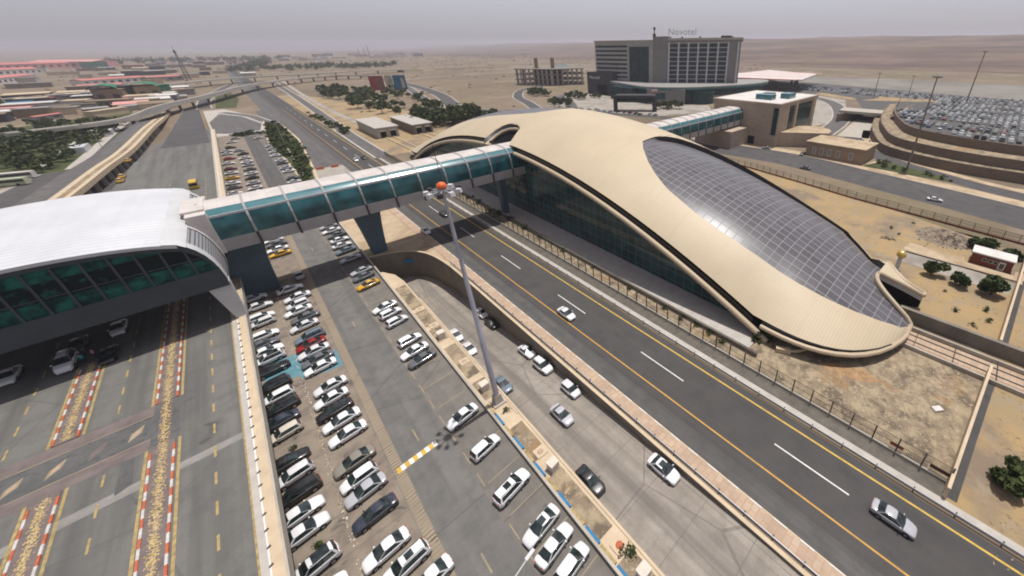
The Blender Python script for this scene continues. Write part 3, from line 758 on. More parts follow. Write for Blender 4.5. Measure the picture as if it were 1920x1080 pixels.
def pier(x, y, w0, d0, w1, d1, z0, z1, label):
    b = MB()
    rows = []
    for k in range(9):
        f = k/8; e = f**2.2
        w = w0 + (w1-w0)*e; d = d0 + (d1-d0)*e; z = z0 + (z1-z0)*f
        rows.append([(x-w/2, y-d/2, z), (x+w/2, y-d/2, z), (x+w/2, y+d/2, z), (x-w/2, y+d/2, z)])
    b.grid(rows, sm=False, closed=True); b.face(rows[-1])
    return b.build('bridge_pier', M['pier'], label=label, cat='pier', group='flared piers under the skybridge')
pier(14.6, 108.6, 2.9, 2.6, 6.2, 5.0, -7.3, ZB, 'flared dark teal pier on the sandy island carrying the middle of the skybridge')
pier(-8.6, 108.0, 6.0, 4.0, 9.0, 6.5, 0, ZB, 'broad dark teal pier beside the terminal carrying the left end of the skybridge')
pier(50.5, 107.5, 1.6, 2.2, 2.4, 4.0, 0, ZB, 'slim dark pier carrying the skybridge beside the station wall')
b = MB(); b.tube([(50.5, 106, 3), (56.5, 102.5, 13.2)], .28, 8); b.build('bridge_strut', M['pier'], label='slanting dark strut under the skybridge at the station wall', cat='strut')
# ------------------------------------------------------------------ vaulted metro station
XC, YC = 77.5, 108.0
def sw(u):
    if u <= 88: return 25.0
    f = (u - 88)/20; return 25*max(0, 1 - f**2.6)**(1/2.6)
def swe(u):
    return interp(u, [86, 88, 90.4, 93, 96, 98, 99.6, 101.5, 103.5, 105.5, 107.5], [25, 24, 21, 18.2, 14.2, 11.2, 8.8, 6.8, 5.2, 5.1, 5.7])
def rimz(u): return 20.3*(1 - (u/90)**2)
def sze(u): return rimz(u) + 1.2 if u <= 86 else 2.97 + (1.9 - 2.97)*(u - 86)/22
def szc(u): return max(28.3 - 21.3*(u/100)**1.9, sze(u))
def sz(x, u):
    w = sw(u) if x < XC else swe(u); f = min(1, abs(x - XC)/w)
    z = sze(u) + (szc(u) - sze(u))*(1 - f**2.2)
    if x > XC and u > 96:      # narrow hooded strip round the far side of the train opening
        q = min(1, (u - 96)/3.6); s = interp(u, [96, 99.6, 101.5, 103.5, 105.5, 107.5], [8.3, 7.3, 6.35, 5.4, 4.45, 3.5]) - .13*(x - XC - woe(u)); z = (1-q)*z + q*s
    return z
UE = 107.5; UO = 99.6
U0 = {-1: 38.5, 1: 4.0}          # the near eye starts farther from the bridge than the far one
XBT = {-1: ([38.5, 39.2, 42.2, 47.5, 52.4, 57.1, 65.8, 72.8, 78.9, 84.7, 90.2, 95, 99.3, 103.3, 106.4, 107.5], [80, 74.2, 71.1, 67.2, 64.6, 62.9, 61.6, 61.5, 61.8, 62.05, 62.1, 62.7, 64, 66, 68.3, 70.6]),
       1: ([4, 5, 7.5, 12, 19, 30, 42, 60, 79, 90, 99.3, 103.3, 106.4, 107.5], [80, 74.4, 70.6, 68.4, 66.9, 65.8, 65.0, 63.4, 62.6, 62.4, 64, 66, 68.3, 70.6])}
XET = {-1: ([38.5, 39.2, 41, 47, 55, 65, 75, 88, 95, 99.6, 107.5], [80, 84, 87.5, 92.5, 96.5, 99.2, 100.4, 99.5, 92.5, 84, 84]),
       1: ([4, 5, 8, 15, 25, 45, 75, 88, 95, 99.6, 107.5], [80, 84, 88, 93, 97, 100, 100.4, 99.5, 94, 80, 84])}
def xb(u, g=-1): return interp(u, *XBT[g])
def wo(u):
    f = max(0, (u - UO)/(UE - UO)); return 6.3*f**.42
def woe(u): return interp(u, [99.6, 99.8, 100.2, 101, 102, 103.5, 105, 107.5], [0, .55, .95, 1.35, 1.85, 2.7, 3.4, 4.4])
def xe(u, g=-1): return max(XC + woe(u), min(interp(u, *XET[g]), XC + swe(u) - 1.0))
st = empty('metro_station', (XC, YC, 0), label='large vaulted station with a beige ribbed roof and dark glazed eye panels', cat='station')
def S(b): b.v = [(x - XC, y - YC, z) for x, y, z in b.v]; return b
us = [0, 3, 4, 4.4, 5, 6, 7.5, 9, 9.6, 12, 18, 24, 30, 36, 38.5, 38.8, 39.2, 40, 41, 42.2, 44, 47.5, 52, 57, 62, 67, 72, 77, 82, 86, 88, 90, 92, 94, 96, 98, 99.6, 99.8, 100.2, 100.8, 101.6, 102.6, 103.6, 104.6, 105.6, 106.4, 107, 107.5]
def notch(y): return interp(y, [103.4, 103.6, 105, 107.5, 110.8, 114, 115.8, 117.3, 117.9, 118.0], [0, 53.4, 55.8, 60, 61.2, 61.2, 61, 59.4, 57, 0])
arc = {}
def uvof(x, y): return (x*1.08, y)
shell = MB()
def span(b, sgn, ul, fa, fb, n, dz=lambda x, u: 0, m=0):
    rows, uvs = [], []
    for u in ul:
        a, c = fa(u), fb(u); r, q = [], []
        for k in range(n+1):
            x = a + (c-a)*k/n; y = YC + sgn*u; z = sz(x, u) + dz(x, u)
            r.append((x, y, z)); q.append((x*1.08, y))
        rows.append(r); uvs.append(q)
    b.grid(rows, m, uvs=uvs)
def prof_drop(g):
    k = 1.0 if g < 0 else .3
    return lambda x, u: -k*interp((x - xb(u, g))/max(.1, xe(u, g) - xb(u, g)), [0, .3, 1], [.22, .5, 1.5]) * min(1, (u - U0[g])/3 + .8)
# west part of the shell, cut by the notch over the bridge
yl = sorted(set([YC + q*u for q in (-1, 1) for u in us] + [103.4, 103.5, 103.6, 104.2, 105, 106, 107.5, 109, 110.8, 112.5, 114, 115.8, 116.6, 117.3, 117.9, 118.0]))
rows, uvs = [], []
for y in yl:
    u = abs(y - YC); g = -1 if y < YC else 1; a = XC - sw(u) + .9*min(1, (108-u)/6); c = xb(u, g) if u >= U0[g] else 80
    n0 = notch(y)
    if n0: a = max(a, n0)
    rr_ = []; q = []
    for k in range(15):
        x = a + (c - a)*k/14; rr_.append((x, y, sz(x, u))); q.append((x*1.08, y))
    rows.append(rr_); uvs.append(q)
shell.grid(rows, uvs=uvs)
for g in (-1, 1):
    B_, E_ = (lambda u, g=g: xb(u, g)), (lambda u, g=g: xe(u, g)); PD = prof_drop(g); mid = lambda u: XC
    eyeu = [u for u in us if u >= U0[g]]
    span(shell, g, [u for u in us if u <= U0[g]], lambda u: 80, lambda u: XC + swe(u) - .9, 9)
    span(shell, g, [u for u in eyeu if u <= UO], E_, lambda u: max(E_(u), XC + swe(u) - .9*min(1, (108-u)/6)), 5)
    span(shell, g, [u for u in eyeu if u >= UO], lambda u: XC + woe(u), lambda u: XC + swe(u), 5)
    glz = MB(); wall = MB()
    ga = [u for u in eyeu if u <= UO]; gb = [u for u in eyeu if u >= UO]
    span(glz, g, ga, B_, mid, 12, PD); span(glz, g, ga, mid, E_, 12, PD)
    span(glz, g, gb, B_, lambda u: max(B_(u), XC - wo(u)), 8, PD)
    # upstand between shell and sunken glazing
    for fx in (B_, E_):
        wall.grid([[(fx(u), YC + g*u, sz(fx(u), u)) for u in eyeu], [(fx(u), YC + g*u, sz(fx(u), u) + PD(fx(u), u) - .1) for u in eyeu]], sm=False)
    S(glz).build('roof_glazing', M['glazing'], st)
    S(wall).build('glazing_upstand', M['dark'], st)
S(shell).build('roof_shell', M['shell'], st)
# black lining added so that the openings read dark
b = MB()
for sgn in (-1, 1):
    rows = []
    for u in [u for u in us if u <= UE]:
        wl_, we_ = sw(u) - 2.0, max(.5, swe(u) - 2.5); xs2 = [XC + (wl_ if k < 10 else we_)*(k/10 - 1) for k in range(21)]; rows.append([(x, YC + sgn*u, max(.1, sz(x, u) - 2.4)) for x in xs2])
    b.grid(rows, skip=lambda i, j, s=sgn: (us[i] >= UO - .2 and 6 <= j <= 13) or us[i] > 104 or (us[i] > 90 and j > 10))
S(b).build('dark_lining', M['black'], st)
# rim arches with their dark gutters
def arch(xr, side, ulist, sgn):
    return [(xr, YC + sgn*u, rimz(u)) for u in ulist]
ua = [4.8, 8, 12, 18, 24, 30, 36, 42, 48, 54, 60, 66, 72, 77, 82, 86, 89.6]
for xr, side in ((52.5, -1), (102.5, 1)):
    for sgn in (-1, 1):
        ul = ua if (side < 0) else [0] + ua
        if side < 0 and sgn < 0: ul = [8.6] + ua[2:]
        b = MB(); b.tube(arch(xr, side, ul, sgn), .58, 10); S(b).build('rim_arch', M['shell'], st)
        b = MB(); xi = XC + side*(25 - .95)
        ug = [u for u in ul if u <= 88]
        b.grid([[(xr - side*.3, YC + sgn*u, rimz(u) - .35) for u in ug], [(xi, YC + sgn*u, rimz(u) - .2) for u in ug], [(xi, YC + sgn*u, sze(u)) for u in ug]], sm=False)
        S(b).build('gutter', M['dark'], st)
        b = MB()
        for k in range(56):
            u = 10 + 1.4*k
            b.box((xr - side*.75, YC + sgn*u, rimz(u) - .25), (1.0, .14, .5))
        S(b).build('gutter_struts', M['iron'], st)
        # soffit and glazed side wall below the arch
        b = MB(); uw = [0, 6, 12, 18, 24, 30, 36, 42, 48, 54, 60, 66, 72, 78, 84, 88.5]
        xw = XC + side*22.2
        b.grid([[(xw, YC + sgn*u, 0) for u in uw], [(xw, YC + sgn*u, max(.1, rimz(u) - .3)) for u in uw]], sm=False)
        S(b).build('side_wall', M['wallglass'], st)
        b = MB(); b.grid([[(xw, YC + sgn*u, max(.1, rimz(u) - .3)) for u in uw], [(xr - side*.2, YC + sgn*u, max(.1, rimz(u) - .3)) for u in uw]], sm=False)
        S(b).build('soffit', M['navy'], st)
# lower lip along the rounded ends, and the rims of the train openings
for sgn in (-1, 1):
    uh = [88, 90, 92, 94, 96, 98, 100, 102, 103.6, 105, 106.2, 107, 107.5]
    for side in (-1, 1):
        pts = [(XC + side*(sw(u) if side < 0 else swe(u)), YC + sgn*u, sz(XC + side*(sw(u) if side < 0 else swe(u)), u) - .1) for u in uh]
        b = MB(); b.tube(pts, .42, 8); S(b).build('lip', M['shell'], st)
        b = MB() if side < 0 else None
        if b: b.tube([(x + side*-.75*min(1, (108 - abs(y-YC))/4), y, z + .42) for x, y, z in pts[:-2]], .12, 5); S(b).build('lip_gutter', M['dark'], st)
        b = MB(); b.grid([[(x, y, z - .2) for x, y, z in pts], [(x - side*(1.2 if side < 0 else -.5), y, max(.0, z - 1.6) if side < 0 else 0) for x, y, z in pts]], sm=False); S(b).build('lip_skirt', M['navy'] if side < 0 else M['shell'], st)
    uo = [UO, 99.63, 99.7, 99.85, 100.1, 100.6, 101.3, 102.2, 103.2, 104.4, 105.6, 106.6, 107.5]
    pts = [(XC - wo(u), YC + sgn*u, sz(XC - wo(u), u) - .1) for u in reversed(uo)] + [(XC + woe(u), YC + sgn*u, sz(XC + woe(u), u) - .1) for u in uo[1:]]
    b = MB(); b.tube(pts, .40, 8); S(b).build('opening_rim', M['shell'], st)
    b = MB(); b.grid([[(x, y, z) for x, y, z in pts[:12]], [(x, y - sgn*1.1, max(0, z - 1.3)) for x, y, z in pts[:12]]]); S(b).build('opening_reveal', M['shell'], st)
    b = MB(); b.grid([[(x, y, z) for x, y, z in pts[12:]], [(x + .25, y, z - 1.5) for x, y, z in pts[12:]]]); S(b).build('opening_reveal', M['clad'], st)
    b = MB(); b.grid([[(x + .25, y, z - 1.5) for x, y, z in pts[12:]], [(x + .6, y - .2*sgn, 0) for x, y, z in pts[12:]]]); S(b).build('opening_side', M['black'], st)  # black colour in place of the shade inside the opening
    for side in (-1, 1):     # outer side of each lobe tip
        u = UE; a = XC + (-wo(u) if side < 0 else woe(u)); c = XC + (-sw(u) if side < 0 else swe(u)); y = YC + sgn*u
        b = MB(); b.tube([(a, y, sz(a, u) - .1), (c, y, sz(c, u) - .1)], .40, 8); S(b).build('lobe_tip', M['shell'], st)
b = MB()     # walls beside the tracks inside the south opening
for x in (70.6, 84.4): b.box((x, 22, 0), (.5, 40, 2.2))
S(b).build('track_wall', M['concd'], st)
b = MB(); b.tube([(76.0, 6, 0), (76.6, 7.2, 4.2)], .16, 6); S(b).build('opening_post', M['beige'], st)
# hood over the bridge: dark gutter and pale rim along the far edge of the notch
hp = [(52.3, 117.2), (54.5, 118.2), (57, 118.4), (59.2, 117.9), (60.8, 116.2), (61.5, 113.5), (61.6, 110.8), (60.6, 108.0)]
hz = [sz(max(x, 53), abs(y - YC)) for x, y in hp]
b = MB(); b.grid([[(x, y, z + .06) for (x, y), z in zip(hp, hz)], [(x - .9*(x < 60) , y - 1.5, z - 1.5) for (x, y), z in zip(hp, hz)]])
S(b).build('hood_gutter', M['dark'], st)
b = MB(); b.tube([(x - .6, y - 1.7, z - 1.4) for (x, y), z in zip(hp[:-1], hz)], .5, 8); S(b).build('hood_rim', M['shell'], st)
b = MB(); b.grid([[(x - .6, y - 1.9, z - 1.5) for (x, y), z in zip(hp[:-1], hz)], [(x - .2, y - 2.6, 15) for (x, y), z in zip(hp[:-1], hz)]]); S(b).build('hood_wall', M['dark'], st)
b = MB(); b.box((57.5, 107, 20.6), (8, 20, .1)); S(b).build('hood_dark_plate', M['black'], st)  # black plate painted as the unlit hollow under the notch

# ------------------------------------------------------------------ along the station: fences, walkway wall, shrubs
def fence(name, pts, h, step, label, wall=.4, mesh=True, post='iron', wcol='conc'):
    x0, y0 = pts[0][:2]; P = [(p[0]-x0, p[1]-y0) for p in pts]
    t = empty(name, (x0, y0, 0), label=label, cat='fence')
    if wall:
        b = MB(); e0, e1 = offset(P, -.14), offset(P, .14)
        b.grid([[(x, y, 0) for x, y in e0], [(x, y, wall) for x, y in e0], [(x, y, wall) for x, y in e1], [(x, y, 0) for x, y in e1]], sm=False); b.build('plinth', M[wcol], t)
    b = MB()
    for z in (wall + .25, wall + (h-wall)*.5, h - .15):
        b.grid([[(x, y, z + s) for x, y in P] for s in (-.04, .04)], sm=False)
    b.build('rails', M['iron'], t)
    d = 0; nxt = 0; n = 0; bars = MB()
    for i in range(len(P)-1):
        L = hypot(P[i+1][0]-P[i][0], P[i+1][1]-P[i][1])
        while nxt <= d + L and n < 98:
            f = (nxt-d)/L; x = P[i][0] + f*(P[i+1][0]-P[i][0]); y = P[i][1] + f*(P[i+1][1]-P[i][1])
            b = MB(); b.box((x, y, 0), (.16, .16, h)); b.build('post', M[post], t); nxt += step; n += 1
        k = 0
        while k < L and mesh:
            x = P[i][0] + k/L*(P[i+1][0]-P[i][0]); y = P[i][1] + k/L*(P[i+1][1]-P[i][1])
            bars.face([(x-.016, y-.016, wall), (x+.016, y+.016, wall), (x+.016, y+.016, h-.1), (x-.016, y-.016, h-.1)]); k += .17
        d += L
    if mesh: bars.build('mesh', M['iron'], t)
    return t
fence('mesh_fence', [(44.9, -8.8), (44.9, 40), (44.9, 215)], 2.9, 2.75, 'long mesh fence on a low wall between the highway and the station')
fence('boundary_fence', [(147, 120), (146.5, 75), (142, 50), (137.5, 28), (134.5, 4), (132, -15), (131, -40)], 2.6, 3.2, 'iron fence along the eastern road behind the dry field', .5, True, 'iron', 'hutbrick')
t = empty('boundary_wall', (72, -11, 0), label='long pale boundary wall with a dark strip laid as its shadow crossing the dry ground at the right', cat='wall')
def wallseg(x0, y0, x1, y1, h, th, nm, mt, z=0):
    L = hypot(x1-x0, y1-y0); b = MB(); b.box(((x0+x1)/2 - 72, (y0+y1)/2 + 11, z), (L, th, h), rot=atan2(y1-y0, x1-x0)); return b.build(nm, M[mt], t)
b = MB(); b.face([(43, -10.0, .03), (70, -12.2, .03), (70, -10.9, .03), (43, -8.8, .03)]); b.face([(78, -12.9, .03), (131, -16.5, .03), (131, -15.3, .03), (78, -11.7, .03)]); b.build('wall_shadow_strip', M['highway'], kind='structure')  # dark tarmac strips laid as the wall's shadow; the sun casts none there
wallseg(42.4, -8.7, 69.8, -10.9, 2.2, .35, 'wall_panel', 'beige'); wallseg(78.0, -11.6, 131, -15.2, 2.2, .35, 'wall_panel', 'beige')
t = empty('path_wall', (47.5, 100, 0), label='low wall with a dark ledge between the scrub strip and the station path', cat='wall')
b = MB(); b.box((.6, 4, 0), (.35, 172, .7)); b.build('wall_body', M['concd'], t)
b = MB(); b.box((.6, 4, .7), (.5, 172, .1)); b.build('wall_cap', M['grime'], t)
def bush(name, loc, r, n, m, label, cat='bush', group=None, flat=.8, seed=0, stem=0, trunk=False, tight=.42):
    rr = random.Random(seed); t = empty(name, loc, label=label, cat=cat, group=group)
    b = MB(); cl = [(rr.gauss(0, tight)*r, rr.gauss(0, tight)*r, stem + r*flat*(.55 + rr.uniform(-.4, .5)), r*rr.uniform(.32, .55)) for _ in range(9)]
    for _ in range(n):
        cx, cy, cz, cr = rr.choice(cl); d = Vector((rr.gauss(0, 1), rr.gauss(0, 1), rr.gauss(0, 1))).normalized()*cr*rr.uniform(.6, 1)
        p = Vector((cx, cy, max(.05, cz + d.z*flat) )) + Vector((d.x, d.y, 0)); s = r*rr.uniform(.10, .2)
        u = Vector((rr.gauss(0, 1), rr.gauss(0, 1), rr.gauss(0, .7))).normalized()*s; w = u.cross(Vector((rr.gauss(0, 1), rr.gauss(0, 1), rr.gauss(0, 1))).normalized())
        b.face([p-u-w*.6, p+u-w*.6, p+u+w*.6, p-u+w*.6], 0 if rr.random() < .7 else 1)
    b.build('crown' if trunk else 'foliage', [M[m], M['leaf2'] if m == 'leaf1' else M['leaf1']], t)
    b = MB(); h = max(stem + r*flat*.6, .3)
    b.tube([(0, 0, 0), (.03, .02, h*.5), (-.02, .03, h)], [.09*max(r, .8), .07*max(r, .8), .03], 6)
    if trunk:
        for k in range(4):
            a = k*1.7; b.tube([(0, 0, h*.5), (.5*r*cos(a), .5*r*sin(a), h*1.1)], [.05*r, .02*r], 5)
    b.build('trunk', M['bark'], t); return t
for k, (x, y, r) in enumerate(((47.6, 128, 1.1), (47.9, 121, 1.2), (47.8, 112.5, 1.0), (48.0, 107, 1.3), (47.8, 100.5, 1.3), (47.8, 92, 1.2), (47.5, 84, .7), (47.7, 72.5, .9), (47.4, 60.5, .6), (47.5, 48, .7), (47.3, 38, .6), (47.3, 33.5, .7))):
    bush('shrub', (x, y, 0), r, 190, 'leaf1' if k != 7 else 'leaf2', ['dark shrub behind the floodlight heads by the station path', 'dark shrub by the station path under the skybridge', 'small dark shrub by the path at the edge of the bridge shade', 'dark shrub by the path inside the bridge shade', 'round shrub by the path at the near edge of the bridge shade', 'dark shrub by the path just past the bridge shade', 'little shrub by the path past the bridge shade', 'bright green shrub on the path wall by the station glass', 'little shrub on the path wall midway along the station', 'little shrub near the lower arch of the station rim', 'low shrub beside the foot of the path wall', 'dark low shrub where the path wall ends'][k], group='shrubs along the station path', seed=k)
bush('shrub', (52.2, 20.0, 0), 1.6, 300, 'leaf1', 'dark bush at the foot of the beige rim arch', seed=31)
for k, (x, y) in enumerate(((47.4, 27.0), (47.2, 24.2), (47.6, 30.0))):
    bush('weed_patch', (x, y, 0), .8, 160, 'leaf2', ['low green weeds at the near end of the station path', 'low green weeds nearest the highway fence below the arch foot', 'low green weeds beside the path wall end'][k], 'weeds', 'green weeds by the path end', .5, 60+k)
# conduit / steps at the lip
b = MB(); b.tube([(52.6, 14.6, .4), (53.8, 13.2, .4), (55.2, 12.2, .7), (56.0, 11.2, .7)], .28, 8); b.box((52.2, 15.2, 0), (.8, 2.4, .9), rot=.5)
b.build('drain_pipe', M['beige'], label='pale bent drainpipe under the near lip of the vaulted roof', cat='pipe')
# railway out of the south opening
t = empty('railway_track', (71, -10, 0), label='straight railway track on sandy ballast leaving the station at the lower right', cat='railway')
b = MB(); b.box((0.2, -11, 0), (4.6, 70, .28), top=(.8, 1)); b.build('ballast', M['pinkpave'], t)
for x in (-.9, .9):
    b = MB(); b.box((x, -11, .28), (.12, 70, .16)); b.build('rail', M['iron'], t)
for x in (-3.0, 2.9):
    b = MB(); b.box((x, -11, 0), (.3, 70, .75)); b.build('kerb_wall', M['conc'], t)
b = MB()
for k in range(9): b.box((0.0, 20 - 5.5*k, .5), (5.8, .1, .06))
b.build('cross_cable', M['dark'], t)
b = MB(); b.box((76.6, -26, 0), (.8, 58, 2.6)); b.build('retaining_wall', M['concd'], label='brown retaining wall on the right of the railway track', cat='wall')
M['ochre'] = ground('ochre_soil', [(.34, .20, .10), (.40, .26, .14), (.26, .17, .10)], [(.5, .42, .58), (1.2, .48, .6)], bump=.6)
# ------------------------------------------------------------------ dry field with trees, hut and path
TR = [((98.4, .8), 2.25, 1.0, 'first round tree in the field, nearest the golden ball pillar'), ((97.9, -4.4), 2.05, .9, 'middle and smallest of three round trees in front of the hut'),
      ((98.1, -9.7), 2.9, 1.0, 'largest of three round trees in front of the hut'), ((120.9, -6.6), 3.2, .6, 'dense dark tree rising behind the left end of the hut'), ((121.0, -11.9), 2.5, .5, 'dark tree behind the right end of the hut')]
for k, ((x, y), r, stem, lb) in enumerate(TR):
    bush('tree', (x, y, 0), r, 1500, 'leaf1', lb, 'tree', 'round trees around the brick hut', .68, 80+k, stem, True, .27)
bush('tree', (50.5, -14.2, 0), 2.2, 900, 'leaf2', 'bushy green tree at the right edge beside the highway', 'tree', None, .8, 99, .5, True)
for k, (x, y, r, lb) in enumerate(((120, 13.5, .6, 'tiny sapling on the bare field left of the rubble'), (117, 11, .5, 'tiny dark sapling near the end of the pale path'), (128, 9.5, .5, 'thin sapling on the field toward the fence'), (86, -5, .7, 'green plant near the railway wall'), (90.5, -9.5, .8, 'green plant by the boundary wall'), (86.5, -10, .7, 'leafy plant in the field corner'), (93, -2.5, .45, 'small weed under the smallest round tree'), (83, -8, .6, 'green plant at the boundary corner'))):
    bush('sapling', (x, y, 0), r, 120, 'leaf2', lb, 'plant', 'saplings in the dry field', 1.1, 120+k)
sheet('path', [(108.5, 8.4), (113.5, 7.6), (113.6, -3.8), (111.4, -4.0), (110.8, -14.5), (107.4, -14.5), (107.6, 2)], .05, M['sand'])
sheet('path', [(101, 8.5), (108, 8.6), (106.8, -13.5), (100.5, -12.5), (100.8, -2)], .03, M['gravel'])
b = MB(); b.box((107.5, -3, 0), (.3, 21, .3), rot=.03); b.build('kerb', M['grime'], kind='structure')
t = empty('brick_hut', (113.6, -8.6, 0), -.02, label='small red brick hut with a white flat roof in the field', cat='hut')
b = MB(); b.box((0, 0, 0), (4.0, 7.4, 2.7)); b.build('wall', M['hutbrick'], t)
b = MB(); b.box((.3, 0, 2.7), (4.6, 7.9, .28)); b.build('roof', M['whiteb'], t)
for y in (1.3, .2, -.7):
    b = MB(); b.box((-2.03, y, 1.2), (.08, .75, .85)); w = b.build('window', M['whiteb'], t)
    b = MB(); b.box((-2.09, y, 1.28), (.04, .58, .68)); b.build('pane', M['carglass'], w)
b = MB(); b.box((-2.04, -1.9, .1), (.1, 1.2, 2.1)); d = b.build('door', M['whiteb'], t)
b = MB(); b.box((-2.11, -1.9, .5), (.04, .75, 1.3)); b.build('door_pane', M['carglass'], d)
sheet('hut_terrace', [(109.5, -13.0), (113.5, -13.2), (113.5, -15), (109.5, -15)], .06, M['pinkpave'])
sheet('soil_patch', [(54, 9.5), (56, 7.5), (57.6, 3.5), (56.6, 1.0), (54.6, 3.0), (53.2, 7.2)], .02, M['pinkpave'] if False else M['ochre'])
t = empty('ball_pillar', (96, 7.2, 0), label='grey pillar topped by a golden ball beside the station opening', cat='pillar')
b = MB(); b.lathe((0, 0, 0), [(.62, 0), (.62, .3), (.5, .3), (.5, 3.0), (.3, 3.3)], 16); b.build('shaft', M['clad'], t)
b = MB(); b.lathe((0, 0, 3.2), [(0, 0), (.55, .12), (.95, .55), (1.0, .95), (.8, 1.5), (.4, 1.8), (0, 1.88)], 18); b.build('ball', M['gold'], t)
b = MB(); rr = random.Random(2); n = 26
def mound(x, y): return max(0, 1 - ((x-123.5)/6.5)**2 - ((y-1.5)/6.5)**2)
b.grid([[(116.5 + .55*i, -5.5 + .55*j, mound(116.5 + .55*i, -5.5 + .55*j)**.7*(.7 + rr.uniform(-.35, .55)) - .02) for j in range(n)] for i in range(n)])
b.build('rubble', M['rub'], kind='stuff')
b = MB()
for k in range(300):
    x, y = rr.gauss(122.5, 3.0), rr.gauss(1.0, 2.6); s = rr.uniform(.1, .4); b.box((x, y, mound(x, y)*.7), (s, s*rr.uniform(.6, 1.3), s*.7), rr.choice((0, 1, 2)), rot=rr.uniform(0, 3), top=(.6, .8))
for k in range(60):
    x, y = rr.gauss(112.3, .5), rr.gauss(12.7, .9); s = rr.uniform(.12, .35); b.box((x, y, 0), (s, s, s*.7), rr.choice((0, 1)), rot=rr.uniform(0, 3), top=(.6, .8))
b.build('rubble', [M['rub'], M['bark'], M['sand']], kind='stuff')
b = MB(); b.box((56.5, -6.2, 0), (.9, 1.5, .35), rot=.9, top=(.9, .9)); b.build('concrete_block', M['whiteb'], label='pale concrete block lying on the scrub near the boundary corner', cat='block')
for k, (y, lb) in enumerate(((-3.2, 'orange sheet hung on the mesh fence near the boundary corner'), (-8.0, 'dark red sheet hung at the corner end of the mesh fence'))):
    b = MB(); b.box((45.1, y, .9), (.06, 1.5 + .9*k, .55)); b.build('fence_sheet', M['red'] if not k else M['hutbrick'], label=lb, cat='sheet')
# dry tufts over field and scrub: nobody could count them
b = MB(); rr = random.Random(21)
for k in range(3200):
    if k % 3 == 0: x, y = rr.uniform(85, 133), rr.uniform(-13, 60)
    elif k % 3 == 1: x, y = rr.uniform(46, 69), rr.uniform(-9, 15)
    else: x, y = rr.uniform(38, 90), rr.uniform(-30, -13)
    if abs(x - 110) < 4.5 and -15 < y < 9: continue
    if x < 70 and y > 12 - (x-46)*.75 and y > -8: continue
    s = rr.uniform(.05, .2); a = rr.uniform(0, 3.1)
    b.face([(x - s*cos(a), y - s*sin(a), .01), (x + s*cos(a), y + s*sin(a), .01), (x + s*1.3*cos(a), y + s*1.3*sin(a)+.1, s*.45), (x - s*1.2*cos(a), y - s*1.2*sin(a)+.1, s*.4)], rr.choice((0, 0, 0, 1)))
b.build('dry_weeds', [M['dry1'], M['scrub']], kind='stuff')

for k, (x, y, r, m, lb) in enumerate(((13.0, 39.6, .55, 'leaf2', 'small yellow green weed at the foot of the floodlight mast'), (-9.2, 39.4, .6, 'leaf2', 'yellowish bush between the parked cars under the deck edge, nearer the camera'), (-9.4, 55.4, .55, 'leaf2', 'yellowish bush between the parked cars under the deck edge, beyond the nearer one'), (13.1, 14.6, .8, 'leaf1', 'dark dead brushwood heap on the island by the nearest cabinet'))):
    bush('weed' if k != 3 else 'brushwood', (x, y, .23 if x > 0 else 0), r, 120, m, lb, 'plant', None, .8, 400+k)
# ------------------------------------------------------------------ eastern roads, guard house, terraces
er = smooth([(144, -70), (150, -30), (155, -14), (160, 7), (165.5, 36), (170.5, 62), (169, 92), (160, 150), (150, 220)], 5)
b = MB(); b.strip([(x, y, .008) for x, y in er], -10.5, 10.2); b.build('road', M['road_x'], kind='structure')
b = MB(); b.strip([(x, y, .03) for x, y in er], 10.2, 17.0); b.build('pavement', M['sand'], kind='structure')
b = MB()
e0, e1 = offset(er, 10.0), offset(er, 10.5)
b.grid([[(x, y, 0) for x, y in e0], [(x, y, .18) for x, y in e0], [(x, y, .18) for x, y in e1], [(x, y, 0) for x, y in e1]], sm=False); b.build('kerb', M['conc'], kind='structure')
sheet('verge', [(172, -70), (184, -16), (183, 8), (186, 38), (200, 34), (188, 5), (188, -16), (178, -70)], .02, M['sand'])
sheet('flower_bed', [(181, 38), (196, 33), (186.5, 9), (180.5, 8)], .05, M['lawn'])
r2 = smooth([(166, -70), (178, -14), (187, 10), (205, 38), (232, 56), (262, 64)], 5)
b = MB(); b.strip([(x, y, .024) for x, y in r2], -4.5, 4.5); b.build('road', M['road_x'], kind='structure')
b = MB(); b.strip([(x, y, .03) for x, y in r2], 4.5, 8.5); b.build('pavement', M['sand'], kind='structure')
for k, (x, y) in enumerate(((190, 34), (187, 31), (185.5, 27), (184, 23), (184.8, 15.5), (183.8, 14), (181.8, 9.5), (192, 32), (181, 7))):
    bush('shrub', (x, y, 0), [1.6, 1.8, 1.2, 1.3, 1.1, 1.1, 1.3, 1.4, .8][k], 150, 'leaf1', 'dark clipped bush in the roadside bed under the tall lamp mast', 'bush', 'bushes in the eastern roadside bed', 1.1, 160+k)
t = empty('guard_house', (186, 51, 0), -.03, label='low tan brick guard house with pale window panels by the eastern road', cat='building')
b = MB(); b.box((5.5, 0, 0), (17, 25, 6.2)); b.build('wall', M['brickwall'], t)
b = MB(); b.box((5.5, 0, 6.2), (18, 26, .5)); b.build('roof', M['sand'], t)
for y in (8.6, 5.2, 1.8, -2.0, -7.5):
    b = MB(); b.box((-3.06, y, 1.2), (.12, 1.7, 3.2)); w = b.build('window', M['whiteb'], t)
    b = MB(); b.box((-3.14, y, 1.5), (.06, 1.2, 2.6)); b.build('pane', M['greyb'], w)
